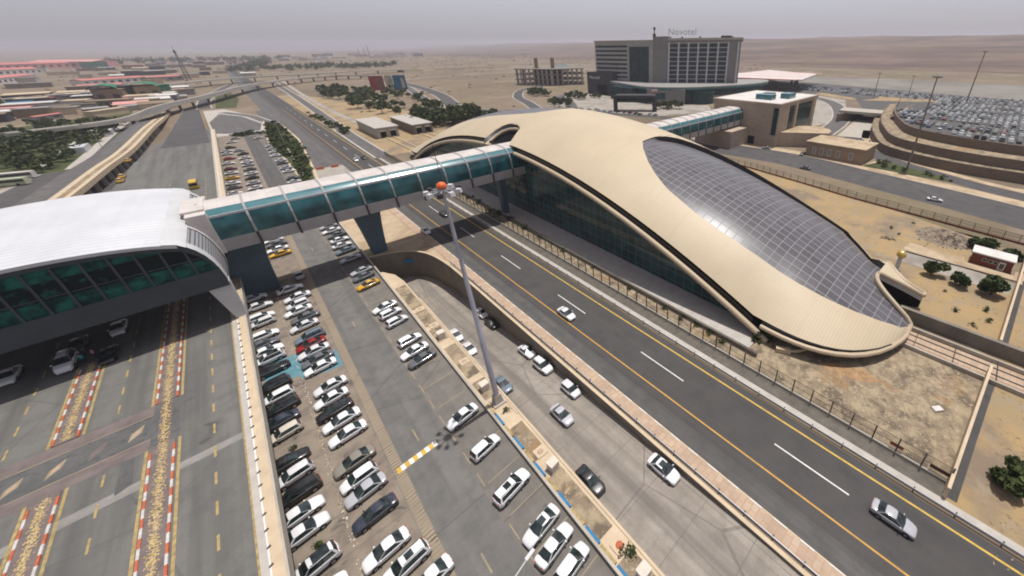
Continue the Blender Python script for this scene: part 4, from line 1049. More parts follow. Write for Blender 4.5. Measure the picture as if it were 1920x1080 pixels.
# terraces of the hillside car park
def terr(pts): return smooth(pts, 5)
T1 = terr([(330, 66), (285, 60), (256, 54), (236, 48), (212, 38), (201, 22), (196, 4), (195.5, -14), (194, -60)])
T2 = [(x + 5.0, y - 2.5) for x, y in T1]; T3 = [(x + 15.5, y - 6.5) for x, y in T1]
for nm, P, z0, z1, lb in (('terrace_wall', T1, 0, 3.7, 'lowest brown stone terrace wall below the hillside car park'), ('terrace_wall', T2, 3.7, 7.1, 'middle brown stone terrace wall below the hillside car park'), ('terrace_wall', T3, 7.1, 10.6, 'topmost stone terrace wall at the edge of the crowded hillside car park')):
    b = MB(); e1 = offset(P, -.6)
    b.grid([[(x, y, z0 - .2) for x, y in P], [(x, y, z1 + .3) for x, y in P], [(x, y, z1 + .3) for x, y in e1], [(x, y, z1 - .2) for x, y in e1]], sm=False)
    b.build(nm, M['drystone'], label=lb, cat='wall')
b = MB(); b.grid([[(x, y, 3.7) for x, y in T1], [(x, y, 3.72) for x, y in T2]], sm=False); b.grid([[(x, y, 7.1) for x, y in T2], [(x, y, 7.12) for x, y in T3]], sm=False); b.build('terrace', M['scrub'], kind='structure')
T3c = [p for p in T3 if p[1] < 46]
b = MB(); b.grid([[(x, y, 10.3) for x, y in T3c], [(max(x, 345 - max(0, y - 30)*1.5), y, 10.3) for x, y in T3c]], sm=False); b.build('parking_terrace', M['shoulder'], kind='structure')
b = MB(); n = T3c[0]; b.face([(n[0], n[1], 10.3), (345 - max(0, n[1]-30)*1.5, n[1], 10.3), (340, n[1] + 22, .1), (n[0] + 22, n[1] + 12, .1)]); b.face([(345, -70, 10.3), (345, 30, 10.3), (345 - max(0, n[1]-30)*1.5, n[1], 10.3), (340, n[1] + 22, .1), (372, 40, .1), (375, -70, .1)]); b.build('embankment', M['desert'], kind='structure')
sheet('forecourt', [(242, 88), (300, 80), (400, 112), (425, 160), (470, 215), (400, 215), (300, 160), (250, 122)], .02, M['gravel'])
road([(236, 74), (300, 84), (380, 120), (440, 190), (500, 230)], 11, 'oldroad', .03)
b = MB(); b.face([(300, -80, .05), (470, -80, .05), (560, 240, .05), (440, 260, .05), (420, 110, .05), (330, 75, .05)]); b.build('parking_plain', M['shoulder'], kind='structure')
b = MB(); b.face([(470, -160, .04), (640, -160, .04), (680, 130, .04), (640, 270, .04), (540, 250, .04), (500, 120, .04)]); b.build('parking_plain', M['plain_gravel'], kind='structure')
for P in ([(405, 108), (416, 106), (440, 142), (443, 150), (430, 152), (412, 128)], [(405, 100), (425, 60), (440, 44), (448, 50), (450, 96), (432, 92)]):
    sheet('lawn', P, .1, M['field'])
# underpass
t = empty('underpass', (288, 64, 0), label='concrete underpass with a dark mouth below the hillside car park', cat='underpass')
b = MB(); b.box((10, -1, 5.0), (16, 42, 1.6), rot=.12); b.build('deck_slab', M['conc'], t)
b = MB(); b.box((6, 14, 0), (26, 1.4, 5.2), rot=-.25); b.build('abutment', M['concd'], t)
b = MB(); b.box((4, -14, 0), (20, 1.4, 5.2), rot=-.1); b.build('abutment', M['concd'], t)
b = MB(); b.box((15, 0, 0), (1, 28, 5.0)); b.build('mouth', M['black'], t)
b = MB(); b.box((4.5, -2, 3.6), (.4, 13, .9)); b.build('height_board', M['conc'], t)
sheet('road', [(236, 66), (300, 74), (300, 52), (240, 51)], .03, M['conc'])
for k in range(6):
    b = MB(); b.box((229 + .5*k, 63 - 3*k, 0), (1.1, .8, .9), top=(.6, .8)); b.build('barrier_block', M['iron'], label='small dark barrier block in front of the underpass road', cat='barrier', group='barrier blocks by the underpass')
# sandstone building at the end of the far skybridge
t = empty('sandstone_building', (187, 81, 0), label='sandstone building with tall teal windows at the end of the far skybridge', cat='building')
b = MB(); b.box((24, 19, 0), (48, 38, 20.2)); b.build('wall', M['sandstone'], t)
b = MB(); b.box((24, 19, 20.2), (49, 39, 1.1)); b.build('cornice', M['sandstone'], t)
b = MB(); b.box((24, 19, 21.0), (46.5, 36.5, .36)); b.build('roof', M['whiteb'], t)
b = MB(); b.box((31, -.12, 7.0), (19, .5, 12)); b.build('window', M['towerglass'], t)
b = MB(); b.box((15, -.12, 7.0), (5, .5, 12)); b.build('window', M['towerglass'], t)
b = MB(); b.box((-.12, 1.6, 6.0), (.5, 2.4, 13.2)); b.build('window', M['towerglass'], t)
for x in (20, 43.5): 
    b = MB(); b.box((x, -.35, 0), (2.0, .7, 20)); b.build('pilaster', M['beige'], t)
b = MB(); b.box((-.1, 14, 0), (.5, 5, 4)); b.build('doorway', M['black'], t)
for x, y, sx, sy in ((12, 14, 5, 9), (24, 7, 8, 5), (20, 16, 5, 5)):
    b = MB(); b.box((x, y, 21.3), (sx, sy, 2.6)); b.build('roof_plant', M['greenroof'] if False else M['teal_top'], t)
b = MB(); b.prism([(6 + 17*cos(a/8*pi - pi/2 + .15) + 8, -8 + 12*sin(a/8*pi - pi/2)) for a in range(9)] + [(2, 2)], 0, 7.2, 0, 1); b.build('round_annex', [M['sandstone'], M['sand']], t)
b = MB(); b.box((-9, 26, 0), (18, 22, 8.5)); b.build('rear_block', M['sandstone'], t)
# fuel-station like canopy behind
t = empty('canopy', (480, 230, 0), label='wide white canopy with red stripes on dark posts beyond the sandstone building', cat='canopy')
b = MB(); b.face([(-75, 45, 12.9), (-48, -62, 12.9), (40, -45, 12.9), (85, 40, 12.9)]); b.prism([(-75, 45), (-48, -62), (40, -45), (85, 40)], 11.6, 12.85); b.build('roof', M['whiteb'], t)
for k in range(4):
    b = MB(); x0 = -70 + 38*k; b.face([(x0, 44 - k, 12.95), (x0 + 8, 44 - k, 12.95), (x0 + 22 - 8*k*.4, -58 + 4*k, 12.95), (x0 + 14 - 8*k*.4, -59 + 4*k, 12.95)]); b.build('red_stripe', M['pinkw'], t)
for x, y in ((-40, -48), (-10, -40), (20, -30), (-30, 20), (30, 20)):
    b = MB(); b.box((x, y, 0), (2.2, 2.2, 11.6)); b.build('post', M['dark'], t)
# lamp masts
def lampmast(x, y, h, label, r=.4):
    t = empty('lamp_mast', (x, y, 0), label=label, cat='lamp mast', group='slim lamp masts of the car parks')
    b = MB(); b.tube([(0, 0, 0), (0, 0, h*.5), (0, 0, h)], [r, r*.8, r*.5], 8); b.build('pole', M['concd'], t)
    b = MB(); b.lathe((0, 0, h - .3), [(.3, 0), (1.7, .2), (1.7, .5), (.3, .7)], 10); b.build('lamp_ring', M['iron'], t)
lampmast(188, 22.6, 36, 'tall lamp mast rising from the eastern roadside bed'); lampmast(392, 24, 41, 'tall lamp mast standing in the hillside car park', .5)
lampmast(430, 96, 22, 'short lamp mast beyond the underpass', .4); lampmast(470, 75, 18, 'distant lamp mast at the far edge of the car park', .4)

# ------------------------------------------------------------------ hotel
t = empty('hotel', (300, 250, 0), label='tall grey hotel with white fins, teal glazing and rooftop lettering', cat='hotel')
def H(b): b.v = [(x-300, y-250, z) for x, y, z in b.v]; return b
def slab(p0, p1, dep, z0, z1, m, nm, par=t):
    dx, dy = p1[0]-p0[0], p1[1]-p0[1]; L = hypot(dx, dy); nx, ny = -dy/L, dx/L
    if nx < 0: nx, ny = -nx, -ny
    b = MB(); b.prism([p0, p1, (p1[0]+nx*dep, p1[1]+ny*dep), (p0[0]+nx*dep, p0[1]+ny*dep)], z0, z1); return H(b).build(nm, M[m], par)
def onface(p0, p1, f0, f1, z0, z1, out, m, nm, par=t):
    dx, dy = p1[0]-p0[0], p1[1]-p0[1]; L = hypot(dx, dy); nx, ny = -dy/L, dx/L
    if nx < 0: nx, ny = -nx, -ny
    a = (p0[0]+dx*f0, p0[1]+dy*f0); c = (p0[0]+dx*f1, p0[1]+dy*f1)
    b = MB(); b.prism([(a[0]-nx*out, a[1]-ny*out), (c[0]-nx*out, c[1]-ny*out), (c[0]+nx*.3, c[1]+ny*.3), (a[0]+nx*.3, a[1]+ny*.3)], z0, z1); return H(b).build(nm, M[m], par)
LW = ((289, 337), (298, 263)); RW = ((306, 250), (343, 194.5))
slab(*LW, 20, 0, 51.5, 'hotelwall', 'left_wing'); slab(*RW, 20, 0, 52.5, 'hotelwall', 'right_wing')
slab((298, 263), (306, 250), 20, 0, 54.5, 'greystone', 'lift_core')
onface(*LW, .0, .60, 47.6, 49.6, .25, 'conc', 'parapet_band'); onface(*LW, -.01, 1.0, 50.4, 51.8, .8, 'conc', 'roof_edge')
for k in range(9):
    z = 12 + 4.05*k
    onface(*LW, .02, .58, z + .9, z + 2.8, .12, 'darkglass', 'window_band')
onface(*LW, .62, .94, 11, 46, .35, 'towerglass', 'curtain_wall')
for k in range(8): onface(*RW, k/7*.96 - .004, k/7*.96 + .018, 14, 49.5, 1.1, 'clad', 'fin')
for k in range(9):
    z = 14 + 3.85*k
    onface(*RW, .0, .835, z + .35, z + 3.3, .15, 'darkglass', 'window_band')
onface(*RW, -.02, 1.02, 49.4, 51.0, .7, 'concd', 'roof_edge'); onface(*RW, -.02, 1.02, 51.0, 52.9, .2, 'conc', 'parapet_band')
onface(*RW, .84, 1.0, 14, 49.5, .3, 'greystone', 'end_bay')
for k, (f, w, z) in enumerate(((.17, .03, 1.2), (.42, .03, 1.2), (.72, .14, 1.6), (.86, .03, 1.0))):
    onface(*RW, f, f + w, 52.9, 52.9 + z, -1.5, 'darkb' if k == 2 else 'greyb', 'roof_plant')
b = MB(); b.lathe((299, 262, 54.5), [(1.5, 0), (1.5, 2.2), (.5, 2.4), (.4, 5.2), (1.0, 5.4), (1.0, 7.6), (0, 7.8)], 8); H(b).build('antenna', M['darkb'], t)
# rooftop lettering (strokes of separate letters on a frame), pale against the sky
def letters(name, body, size, ext, mt):
    cu = bpy.data.curves.new(name, 'FONT'); cu.body = body; cu.size = size; cu.extrude = ext; cu.align_x = 'CENTER'; cu.space_character = 1.05
    tmp = bpy.data.objects.new(name, cu); COL.objects.link(tmp); bpy.context.view_layer.update()
    me = bpy.data.meshes.new_from_object(tmp.evaluated_get(bpy.context.evaluated_depsgraph_get())); bpy.data.objects.remove(tmp)
    me.materials.clear(); me.materials.append(M[mt]); o = bpy.data.objects.new(name, me); COL.objects.link(o); return o
so = letters('sign_letters', 'Novotel', 7.6, .3, 'clad'); so.parent = t
so.location = (314.5 - 300, 241.0 - 250, 55.6); so.rotation_euler = (pi/2, 0, atan2(194.5-250, 343-306))
so = letters('entrance_letters', 'Novotel', 4.2, .1, 'whiteb'); so.parent = t
so.location = (281.2 - 300, 331 - 250, 15.5); so.rotation_euler = (pi/2, 0, -pi/2 + .10)
# podium: black entrance block, curved canopy with teal edge, stone block, glass drum
slab((281.5, 344), (284.5, 307), 22, 0, 22, 'darkb', 'entrance_block'); onface((281.5, 344), (284.5, 307), .42, .8, 0, 10, .2, 'black', 'entrance_recess')
pts = smooth([(284, 310), (272, 276), (264, 246), (268, 226), (282, 208), (308, 192), (345, 180), (378, 180), (392, 196), (370, 230)], 5)
b = MB(); poly = [(x, y) for x, y in pts] + [(310, 265), (300, 305)]
b.prism(poly, 13.6, 14.4, 0, 1); H(b).build('podium_roof', [M['conc'], M['greyb']], t)
b = MB(); b.grid([[(x, y, 12.0) for x, y in pts], [(x, y, 13.62) for x, y in pts]], sm=False); H(b).build('teal_fascia', M['teal_top'], t)
inn = offset(pts, -3.5)
b = MB(); b.grid([[(x, y, 0) for x, y in inn], [(x, y, 12.0) for x, y in inn]], sm=False); H(b).build('podium_glass', M['towerglass'], t)
slab((262, 238), (278, 208), 18, 0, 12.6, 'greystone', 'stone_block'); onface((262, 238), (278, 208), .12, .5, 4.2, 9.5, .15, 'teal', 'window')
b = MB(); b.lathe((300, 206, 0), [(13, 0), (13, 10.5), (0, 10.6)], 20); H(b).build('glass_drum', M['towerglass'], t)
slab((292, 196), (340, 182), 14, 0, 6.5, 'greystone', 'stone_plinth')
slab((268, 292), (262, 256), 14, 0, 11.8, 'darkglass', 'dark_podium_block')
t2 = empty('gate_frame', (222, 216, 0), label='dark square portal frame standing in the hotel forecourt', cat='gate')
a0, a1 = (214, 228), (233, 203)
for f in (0, 1):
    b = MB(); x = a0[0] + (a1[0]-a0[0])*f - 222; y = a0[1] + (a1[1]-a0[1])*f - 216; b.box((x, y, 0), (2.4, 2.4, 12)); b.build('leg', M['darkb'], t2)
b = MB(); b.prism([(a0[0]-222, a0[1]-216), (a1[0]-222, a1[1]-216), (a1[0]-222+9, a1[1]-216+7), (a0[0]-222+9, a0[1]-216+7)], 10.2, 12.2); b.build('beam', M['darkb'], t2)
b = MB(); b.prism([(a0[0]-218, a0[1]-213), (a1[0]-218, a1[1]-213), (a1[0]-217, a1[1]-212), (a0[0]-217, a0[1]-212)], 6.4, 10.2); b.build('glass_panel', M['towerglass'], t2)
t2 = empty('flagpole', (262, 232, 0), label='flagpole with a red and white flag in front of the hotel podium', cat='flagpole')
b = MB(); b.tube([(0, 0, 0), (0, 0, 13)], .12, 6); b.build('pole', M['clad'], t2)
b = MB(); b.grid([[(.1 + .8*k, -.6*k + .3*sin(k), z) for k in range(6)] for z in (9.6, 11.2, 12.8)], mf=lambda i, j: 1 - i, sm=True); b.build('flag', [M['whiteb'], M['pink']], t2)
sheet('forecourt', [(196, 300), (215, 190), (262, 168), (290, 190), (262, 240), (282, 330), (262, 360)], .03, M['gravel'])
hr = smooth([(120, 330), (160, 300), (190, 262), (205, 220), (215, 190), (222, 150), (230, 122)], 5)
b = MB(); b.strip([(x, y, .035) for x, y in hr], -5, 5); b.build('road', M['road_x'], kind='structure')
hr2 = smooth([(196, 262), (222, 300), (240, 340), (262, 352), (280, 352)], 5)
b = MB(); b.strip([(x, y, .04) for x, y in hr2], -5, 5); b.build('road', M['oldroad'], kind='structure')
# ------------------------------------------------------------------ beyond the station: roads, sheds, trees, flyovers, city
road([(44, 215), (45.5, 300), (50, 420), (56, 627), (62, 900)], 6.5, 'oldroad', .03)
road([(60, 330), (59, 420), (64, 620), (75, 900)], 4, 'gravel', .025, False)
road([(190, 900), (192, 720), (186, 600), (168, 470), (148, 390), (138, 350), (150, 300), (160, 255)], 13, 'road_x', .03)
road([(175, 600), (150, 480), (133, 400), (120, 345), (110, 290)], 9, 'oldroad', .028)
road([(420, 520), (330, 470), (260, 440), (215, 380), (196, 330), (180, 290)], 10, 'road_x', .034)
road([(-16, 524), (-15, 620), (0, 760), (20, 900)], 9, 'road_x', .03)
road([(-6, 480), (8, 440), (14, 400), (16.5, 385)], 6, 'oldroad', .03)
sheet('plaza', [(-13, 345), (14, 345), (15, 390), (8, 450), (-4, 505), (-17, 505)], .012, M['paved'])
sheet('plaza', [(-12, 360), (-6, 352), (9, 352), (12, 385), (4, 440), (-8, 470), (-14, 420)], .02, M['oldroad'])
sheet('lawn', [(-9, 520), (4, 510), (10, 600), (6, 720), (-6, 700)], .03, M['lawn'])
sheet('lawn', [(14.5, 392), (20.5, 380), (21.2, 297), (17.6, 236), (14.2, 196), (10.9, 192), (10.6, 244), (8.6, 290), (12.0, 362)], .03, M['lawn'])
b = MB(); b.strip([(10.6, 188), (10.4, 244), (8.4, 290), (11.8, 362), (14, 396)], -.5, .2, .12); b.strip([(14.2, 188), (17.8, 236), (21.5, 297), (20.8, 382)], -.2, .7, .12); b.build('kerb', M['beige'], kind='structure')
b = MB(); b.strip([(11.7, 192), (13.4, 255), (16.0, 320), (18.6, 380)], -.3, .3, .16); b.build('lawn_path', M['conc'], kind='structure')
for k, (x, y, lb) in enumerate(((18.6, 212, 'left red plastic barrier across the paved wedge beside the highway'), (23.8, 211.5, 'right red plastic barrier across the paved wedge beside the highway'))):
    b = MB(); b.box((x, y, 0), (2.6, .7, 1.1), top=(1, .5)); b.build('road_barrier', M['red'], label=lb, cat='barrier', group='red barriers on the paved wedge')
# bushes of the triangular bed and hedges: one source, copied
def leafball(name, rx, rz, n, s, seed, m1, m2, z0=0):
    rr = random.Random(seed); b = MB()
    cl = [(rr.gauss(0, .45)*rx, rr.gauss(0, .45)*rx, z0 + rz*rr.uniform(.35, .95), rr.uniform(.3, .55)) for _ in range(8)]
    for _ in range(n):
        cx, cy, cz, cr = rr.choice(cl); d = Vector((rr.gauss(0, 1), rr.gauss(0, 1), rr.gauss(0, 1))).normalized()*cr
        p = Vector((cx + d.x*rx, cy + d.y*rx, max(z0 + .1, cz + d.z*rz*.6))); q = s*rr.uniform(.6, 1.3)
        u = Vector((rr.gauss(0, 1), rr.gauss(0, 1), rr.gauss(0, .6))).normalized()*q; w = u.cross(Vector((rr.gauss(0, 1), rr.gauss(0, 1), rr.gauss(0, 1))).normalized())
        b.face([p-u-w*.7, p+u-w*.7, p+u+w*.7, p-u+w*.7], 0 if rr.random() < .68 else 1)
    return b.mesh(name, [M[m1], M[m2]])
def trunkmesh(h, r):
    b = MB(); b.tube([(0, 0, 0), (.1, .05, h*.45), (-.05, .1, h*.8)], [r, r*.7, r*.3], 6)
    for k in range(4): b.tube([(0, 0, h*.4), (h*.22*cos(k*1.6), h*.22*sin(k*1.6), h*.72)], [r*.5, r*.2], 5)
    return b.mesh('trunk', M['bark'])
PROTO = []
for k, (rx, rz, n, s, m1, m2, z0) in enumerate(((2.6, 3.6, 170, .62, 'leaf1', 'leaf2', 1.2), (3.2, 4.4, 190, .72, 'leaf1', 'leaf2', 1.4), (2.4, 3.0, 150, .6, 'leaf2', 'leaf1', .9))):
    PROTO.append((leafball('crown', rx, rz, n, s, 300+k, m1, m2, z0), trunkmesh(z0 + rz*.8, .2)))
BUSHM = [leafball('foliage', 1.3, 1.5, 90, .42, 320, 'leaf2', 'leaf1'), leafball('foliage', 1.5, 1.3, 90, .45, 321, 'leaf1', 'leaf2')]
def treecopy(x, y, s, k, label, group, nm='tree', cat='tree'):
    r = empty(nm, (x, y, 0), random.uniform(0, 6.2), label=label, cat=cat, group=group); r.scale = (s, s, s*random.uniform(.85, 1.2))
    for me, n2 in ((PROTO[k][0], 'crown'), (PROTO[k][1], 'trunk')):
        o = bpy.data.objects.new(n2, me); COL.objects.link(o); o.parent = r
    return r
def bushcopy(x, y, s, k, label, group):
    o = bpy.data.objects.new('bush', BUSHM[k]); COL.objects.link(o); o.location = (x, y, 0); o.scale = (s, s, s*random.uniform(.7, 1.2)); o.rotation_euler.z = random.uniform(0, 6)
    return tag(o, label, 'bush', group)
rr = random.Random(40)
def inpoly(x, y, P):
    c = False
    for i in range(len(P)):
        x1, y1 = P[i]; x2, y2 = P[i-1]
        if (y1 > y) != (y2 > y) and x < (x2-x1)*(y-y1)/(y2-y1) + x1: c = not c
    return c
def scatter(P, n, dmin):
    X = [p[0] for p in P]; Y = [p[1] for p in P]; out = []; tries = 0
    while len(out) < n and tries < 20000:
        tries += 1; x, y = rr.uniform(min(X), max(X)), rr.uniform(min(Y), max(Y))
        if inpoly(x, y, P) and all(hypot(x-a, (y-b_)*.8) > dmin for a, b_ in out): out.append((x, y))
    return out
for x, y in scatter([(14.5, 388), (20.0, 378), (20.4, 297), (17.0, 236), (13.8, 198), (11.3, 194), (11.2, 244), (9.4, 290), (12.6, 360)], 120, 1.5):
    bushcopy(x, y, rr.uniform(.6, 1.25), rr.choice((0, 0, 1)), 'low olive bush in the triangular bed beyond the skybridge', 'bushes of the triangular bed')
for x, y in scatter([(41.5, 420), (44, 420), (48, 300), (43, 290)], 22, 1.8): bushcopy(x, y, rr.uniform(.7, 1.5), rr.choice((0, 1)), 'green roadside bush between the highway and the service road', 'roadside bushes beyond the bridge')
for x, y in scatter([(-4, 334), (9, 334), (9, 344), (-4, 344)], 12, 1.9): bushcopy(x, y, rr.uniform(.7, 1.2), 1, 'dark bush closing the far end of the car park beyond the skybridge', 'bushes at the far end of the car park')
b = MB()
for k in range(1300):
    x = rr.uniform(-300, 1500); y = rr.uniform(300, 2600)
    if 20 < x < 42 or (-70 < x < 70 and y < 760) or (190 < x < 480 and y < 400): continue
    s = rr.uniform(.4, 1.1)*(1 + y/1800)
    for q in range(4):
        a = rr.uniform(0, 3.1); c, d = cos(a)*s, sin(a)*s; ox, oy = rr.gauss(0, s), rr.gauss(0, s)
        b.face([(x+ox-c, y+oy-d, 0), (x+ox+c, y+oy+d, 0), (x+ox+c*.7, y+oy+d*.7, s*.8), (x+ox-c*.7, y+oy-d*.7, s*.7)], 0 if k % 3 else 1)
b.build('desert_scrub', [M['scrub'], M['leaf2']], kind='stuff')
for k in range(16):
    x, y = rr.uniform(80, 900), rr.uniform(560, 1900); a = rr.uniform(-.5, .5); L = rr.uniform(80, 420)
    b = MB(); P = [(x + L*t/6, y + L*t/6*sin(a) + 14*sin(t + k)) for t in range(7)]; b.strip(P, -2, 2.5, .03 + .0006*k); b.build('dirt_track', M['sand'], kind='structure')
WOOD = [(76, 330), (98, 300), (106, 292), (120, 330), (131, 400), (146, 470), (150, 560), (120, 600), (86, 640), (74, 560), (76, 430)]
for x, y in scatter(WOOD, 74, 5.2): treecopy(x, y, rr.uniform(1.0, 1.8), rr.choice((0, 1, 2, 2)), 'dark bushy tree in the grove between the sheds and the slip road', 'trees of the grove beyond the sheds')
for x, y in scatter([(78, 296), (104, 262), (128, 270), (128, 320), (112, 290), (96, 305)], 26, 4.2): treecopy(x, y, rr.uniform(1.1, 1.7), rr.choice((0, 1)), 'dark tree right behind the far tip of the vaulted roof', 'trees behind the station roof')
for P, n, lab, g in (([(218, 372), (236, 345), (268, 400), (262, 420)], 16, 'tree along the hotel drive in front of the unfinished frame', 'trees along the hotel drive'), ([(196, 290), (205, 262), (222, 300), (214, 318)], 10, 'dark tree on the round bed before the hotel', 'trees on the hotel roundabout'), ([(232, 320), (258, 290), (268, 310), (250, 345)], 14, 'palm like dark tree beside the black entrance block', 'trees beside the hotel entrance'), ([(240, 210), (258, 190), (262, 205), (250, 222)], 7, 'small tree before the grey stone hotel block', 'small trees before the hotel podium')):
    for x, y in scatter(P, n, 3.2): treecopy(x, y, rr.uniform(.6, 1.1), rr.choice((0, 1)), lab, g)
for row in range(4):     # orchard left of the city road
    for k in range(21):
        f = k/20; x0, y0 = -66 - row*7.5, 300 + row*12; x1, y1 = -57 - row*9.5, 470 + row*6
        x, y = x0 + (x1-x0)*f + rr.uniform(-1.4, 1.4), y0 + (y1-y0)*f + rr.uniform(-2, 2)
        if row > 0 and k in (9, 17): continue
        treecopy(x, y, rr.uniform(.85, 1.15), rr.choice((2, 2, 0)), 'low olive tree in the planted rows left of the city road', 'trees of the planted rows')
for x, y in scatter([(-102, 470), (-88, 470), (-75, 345), (-98, 330)], 22, 4.5): treecopy(x, y, rr.uniform(1.0, 1.6), 0, 'dark leafy tree at the left edge behind the planted rows', 'dark trees at the left edge')
sheet('lawn', [(-60, 296), (-104, 300), (-110, 500), (-60, 560), (-54, 420)], .02, M['lawn'])
for x, y in ((-63, 352), (-60, 414)):
    b = MB(); b.box((x, y, 0), (6.4, 16, 3.0)); b.build('kiosk', M['clad'], label='pale flat roofed kiosk between the planted rows, %s the city' % ('nearer the terminal, facing' if y < 400 else 'farther off toward'), cat='kiosk')
b = MB(); b.strip([(-59, 300), (-58, 400), (-57, 520)], -2, 2, .05); b.strip([(-70, 310), (-69, 430), (-72, 500)], -1, 1, .06); b.build('footpath', M['paved'], kind='structure')
for k, (x, y, m, lb) in enumerate(((-72, 292, 'whiteb', 'long white coach parked beside the city road'), (-71.5, 279, 'greenp', 'pale green coach parked in front of the white coach'))):
    if m == 'greenp': M['greenp'] = plain('pale_green_paint', (.45, .50, .33), .15, .6, .4)
    t = empty('coach', (x, y, 0), -.35, label=lb, cat='coach')
    b = MB(); b.box((0, 0, .4), (11.5, 2.5, 2.6), top=(.98, .92)); b.build('body', M[m], t)
    b = MB(); b.box((.1, 0, 1.6), (11.1, 2.56, .9)); b.build('window_band', M['carglass'], t)
    for sx in (-3.8, 3.6):
        for sy in (-1.15, 1.15):
            b = MB(); b.tube([(sx, sy-.14, .5), (sx, sy+.14, .5)], .5, 12); b.build('wheel', M['tire'], t)
for k, (x, y, m, lb) in enumerate(((-62.5, 219, 'teal', 'teal market awning at the left edge beyond the terminal roof'), (-60.2, 222, 'worn_yellow', 'yellow green market awning at the left edge beyond the terminal roof'), (-57.4, 225, 'pink', 'pinkish market awning at the left edge beyond the terminal roof'))):
    t = empty('awning', (x, y, 0), label=lb, cat='awning')
    b = MB(); b.lathe((0, 0, 2.2), [(1.9, 0), (1.2, .8), (0, 1.3)], 8, sm=False); b.build('canvas', M[m], t); b = MB(); b.tube([(0, 0, 0), (0, 0, 3.4)], .06, 6); b.build('pole', M['clad'], t)
# yellow minibus on the deck
t = empty('minibus', (-17.6, 196.6, DZ), pi/2, label='yellow minibus seen from behind on the roadway past the terminal', cat='minibus')
b = MB(); b.box((0, 0, .35), (5.6, 2.0, 2.1), top=(.93, .9)); b.build('body', M['worn_yellow'] if False else M['yellow_line'], t)
b = MB(); b.box((0, 0, 1.35), (5.64, 2.04, .75), top=(.95, .94)); b.build('window_band', M['carglass'], t)
for sx in (-1.7, 1.7):
    for sy in (-.9, .9): b = MB(); b.tube([(sx, sy-.12, .36), (sx, sy+.12, .36)], .36, 12); b.build('wheel', M['tire'], t)
# sheds on the railway
for x, y, w, l, h, lb in ((60, 284.5, 11.2, 45, 5.6, 'left railway shed with a flat pale roof and two dark gates'), (78.6, 281, 10.6, 45, 5.4, 'right railway shed with a flat pale roof and two dark gates')):
    t = empty('railway_shed', (x, y, 0), label=lb, cat='shed')
    b = MB(); b.box((0, 0, 0), (w, l, h)); b.build('wall', M['concd'] if x > 70 else M['conc'], t)
    b = MB(); b.box((0, 0, h), (w + 1.4, l + 1.4, .5)); b.build('roof', M['paved'], t)
    for s in (-1, 1):
        b = MB(); b.box((s*2.6, -l/2 - .05, .4), (2.9, .3, 3.2)); b.build('gate', M['black'] , t)
        b = MB(); b.box((s*2.6, -l/2 - .1, 3.7), (3.1, .3, .9)); b.build('fanlight', M['whiteb'], t)
for x in (58, 62, 76, 80):
    b = MB(); b.box((x, 240, 0), (.5, 44, .5)); b.build('track_kerb', M['beige'], kind='structure')
# unfinished concrete frame
t = empty('unfinished_building', (305, 480, 0), label='unfinished concrete building frame with open floors and two stair cores', cat='building')
for z in (0.5, 6.5, 13, 19.5):
    b = MB(); b.prism([(-22, 20), (2, -34), (40, -52), (62, -26), (34, 32)], z, z + .9); b.build('floor_slab', M['concd'], t)
for P0, P1, n in (((-20, 18), (2, -31), 9), ((3, -32), (39, -49), 7), ((-18, 20), (33, 29), 6)):
    for k in range(n):
        f = k/(n-1); x = P0[0] + (P1[0]-P0[0])*f; y = P0[1] + (P1[1]-P0[1])*f
        b = MB(); b.box((x, y, 0), (1.8, 1.8, 20)); b.build('column', M['conc'], t)
b = MB(); b.box((14, -6, 0), (26, 30, 19.5)); b.build('core', M['darkb'], t)
for x, y in ((2, 2), (16, -16)):
    b = MB(); b.box((x, y, 20), (3.5, 3.5, 13)); b.build('stair_core', M['brownb'], t)
t = empty('teal_shed', (500, 700, 0), label='lonely teal roofed shed on the plain left of the hotel', cat='shed')
b = MB(); b.box((0, 0, 0), (34, 24, 7)); b.build('wall', M['greyb'], t); b = MB(); b.box((0, 0, 7), (38, 28, 4), top=(.9, .1)); b.build('roof', M['teal_top'], t)
# billboards
M['board_red'] = plain('red_poster', (.34, .06, .045), .4, .3); M['board_blue'] = plain('blue_poster', (.03, .16, .26), .4, .3); M['board_mix'] = plain('pale_poster', (.45, .42, .30), .4, .25)
for k, (x, y, w, m, lb) in enumerate(((123.5, 522, 13.5, 'board_red', 'red billboard standing over the grove'), (134.5, 517, 7, 'board_mix', 'narrow pale billboard between the red and the blue one'), (144, 512, 12.5, 'board_blue', 'blue billboard standing over the grove'))):
    t = empty('billboard', (x, y, 0), -.35, label=lb, cat='billboard')
    b = MB(); b.box((0, 0, 4.5), (w, .5, 15)); b.build('panel', M[m], t)
    b = MB(); b.box((w*.22, -.3, 6), (w*.25, .2, 11)); b.build('poster', M['maroon'] if k == 0 else M['board_mix'], t)
    for s in (-.35, .35): b = MB(); b.box((s*w, .4, 0), (.5, .5, 4.8)); b.build('post', M['iron'], t)
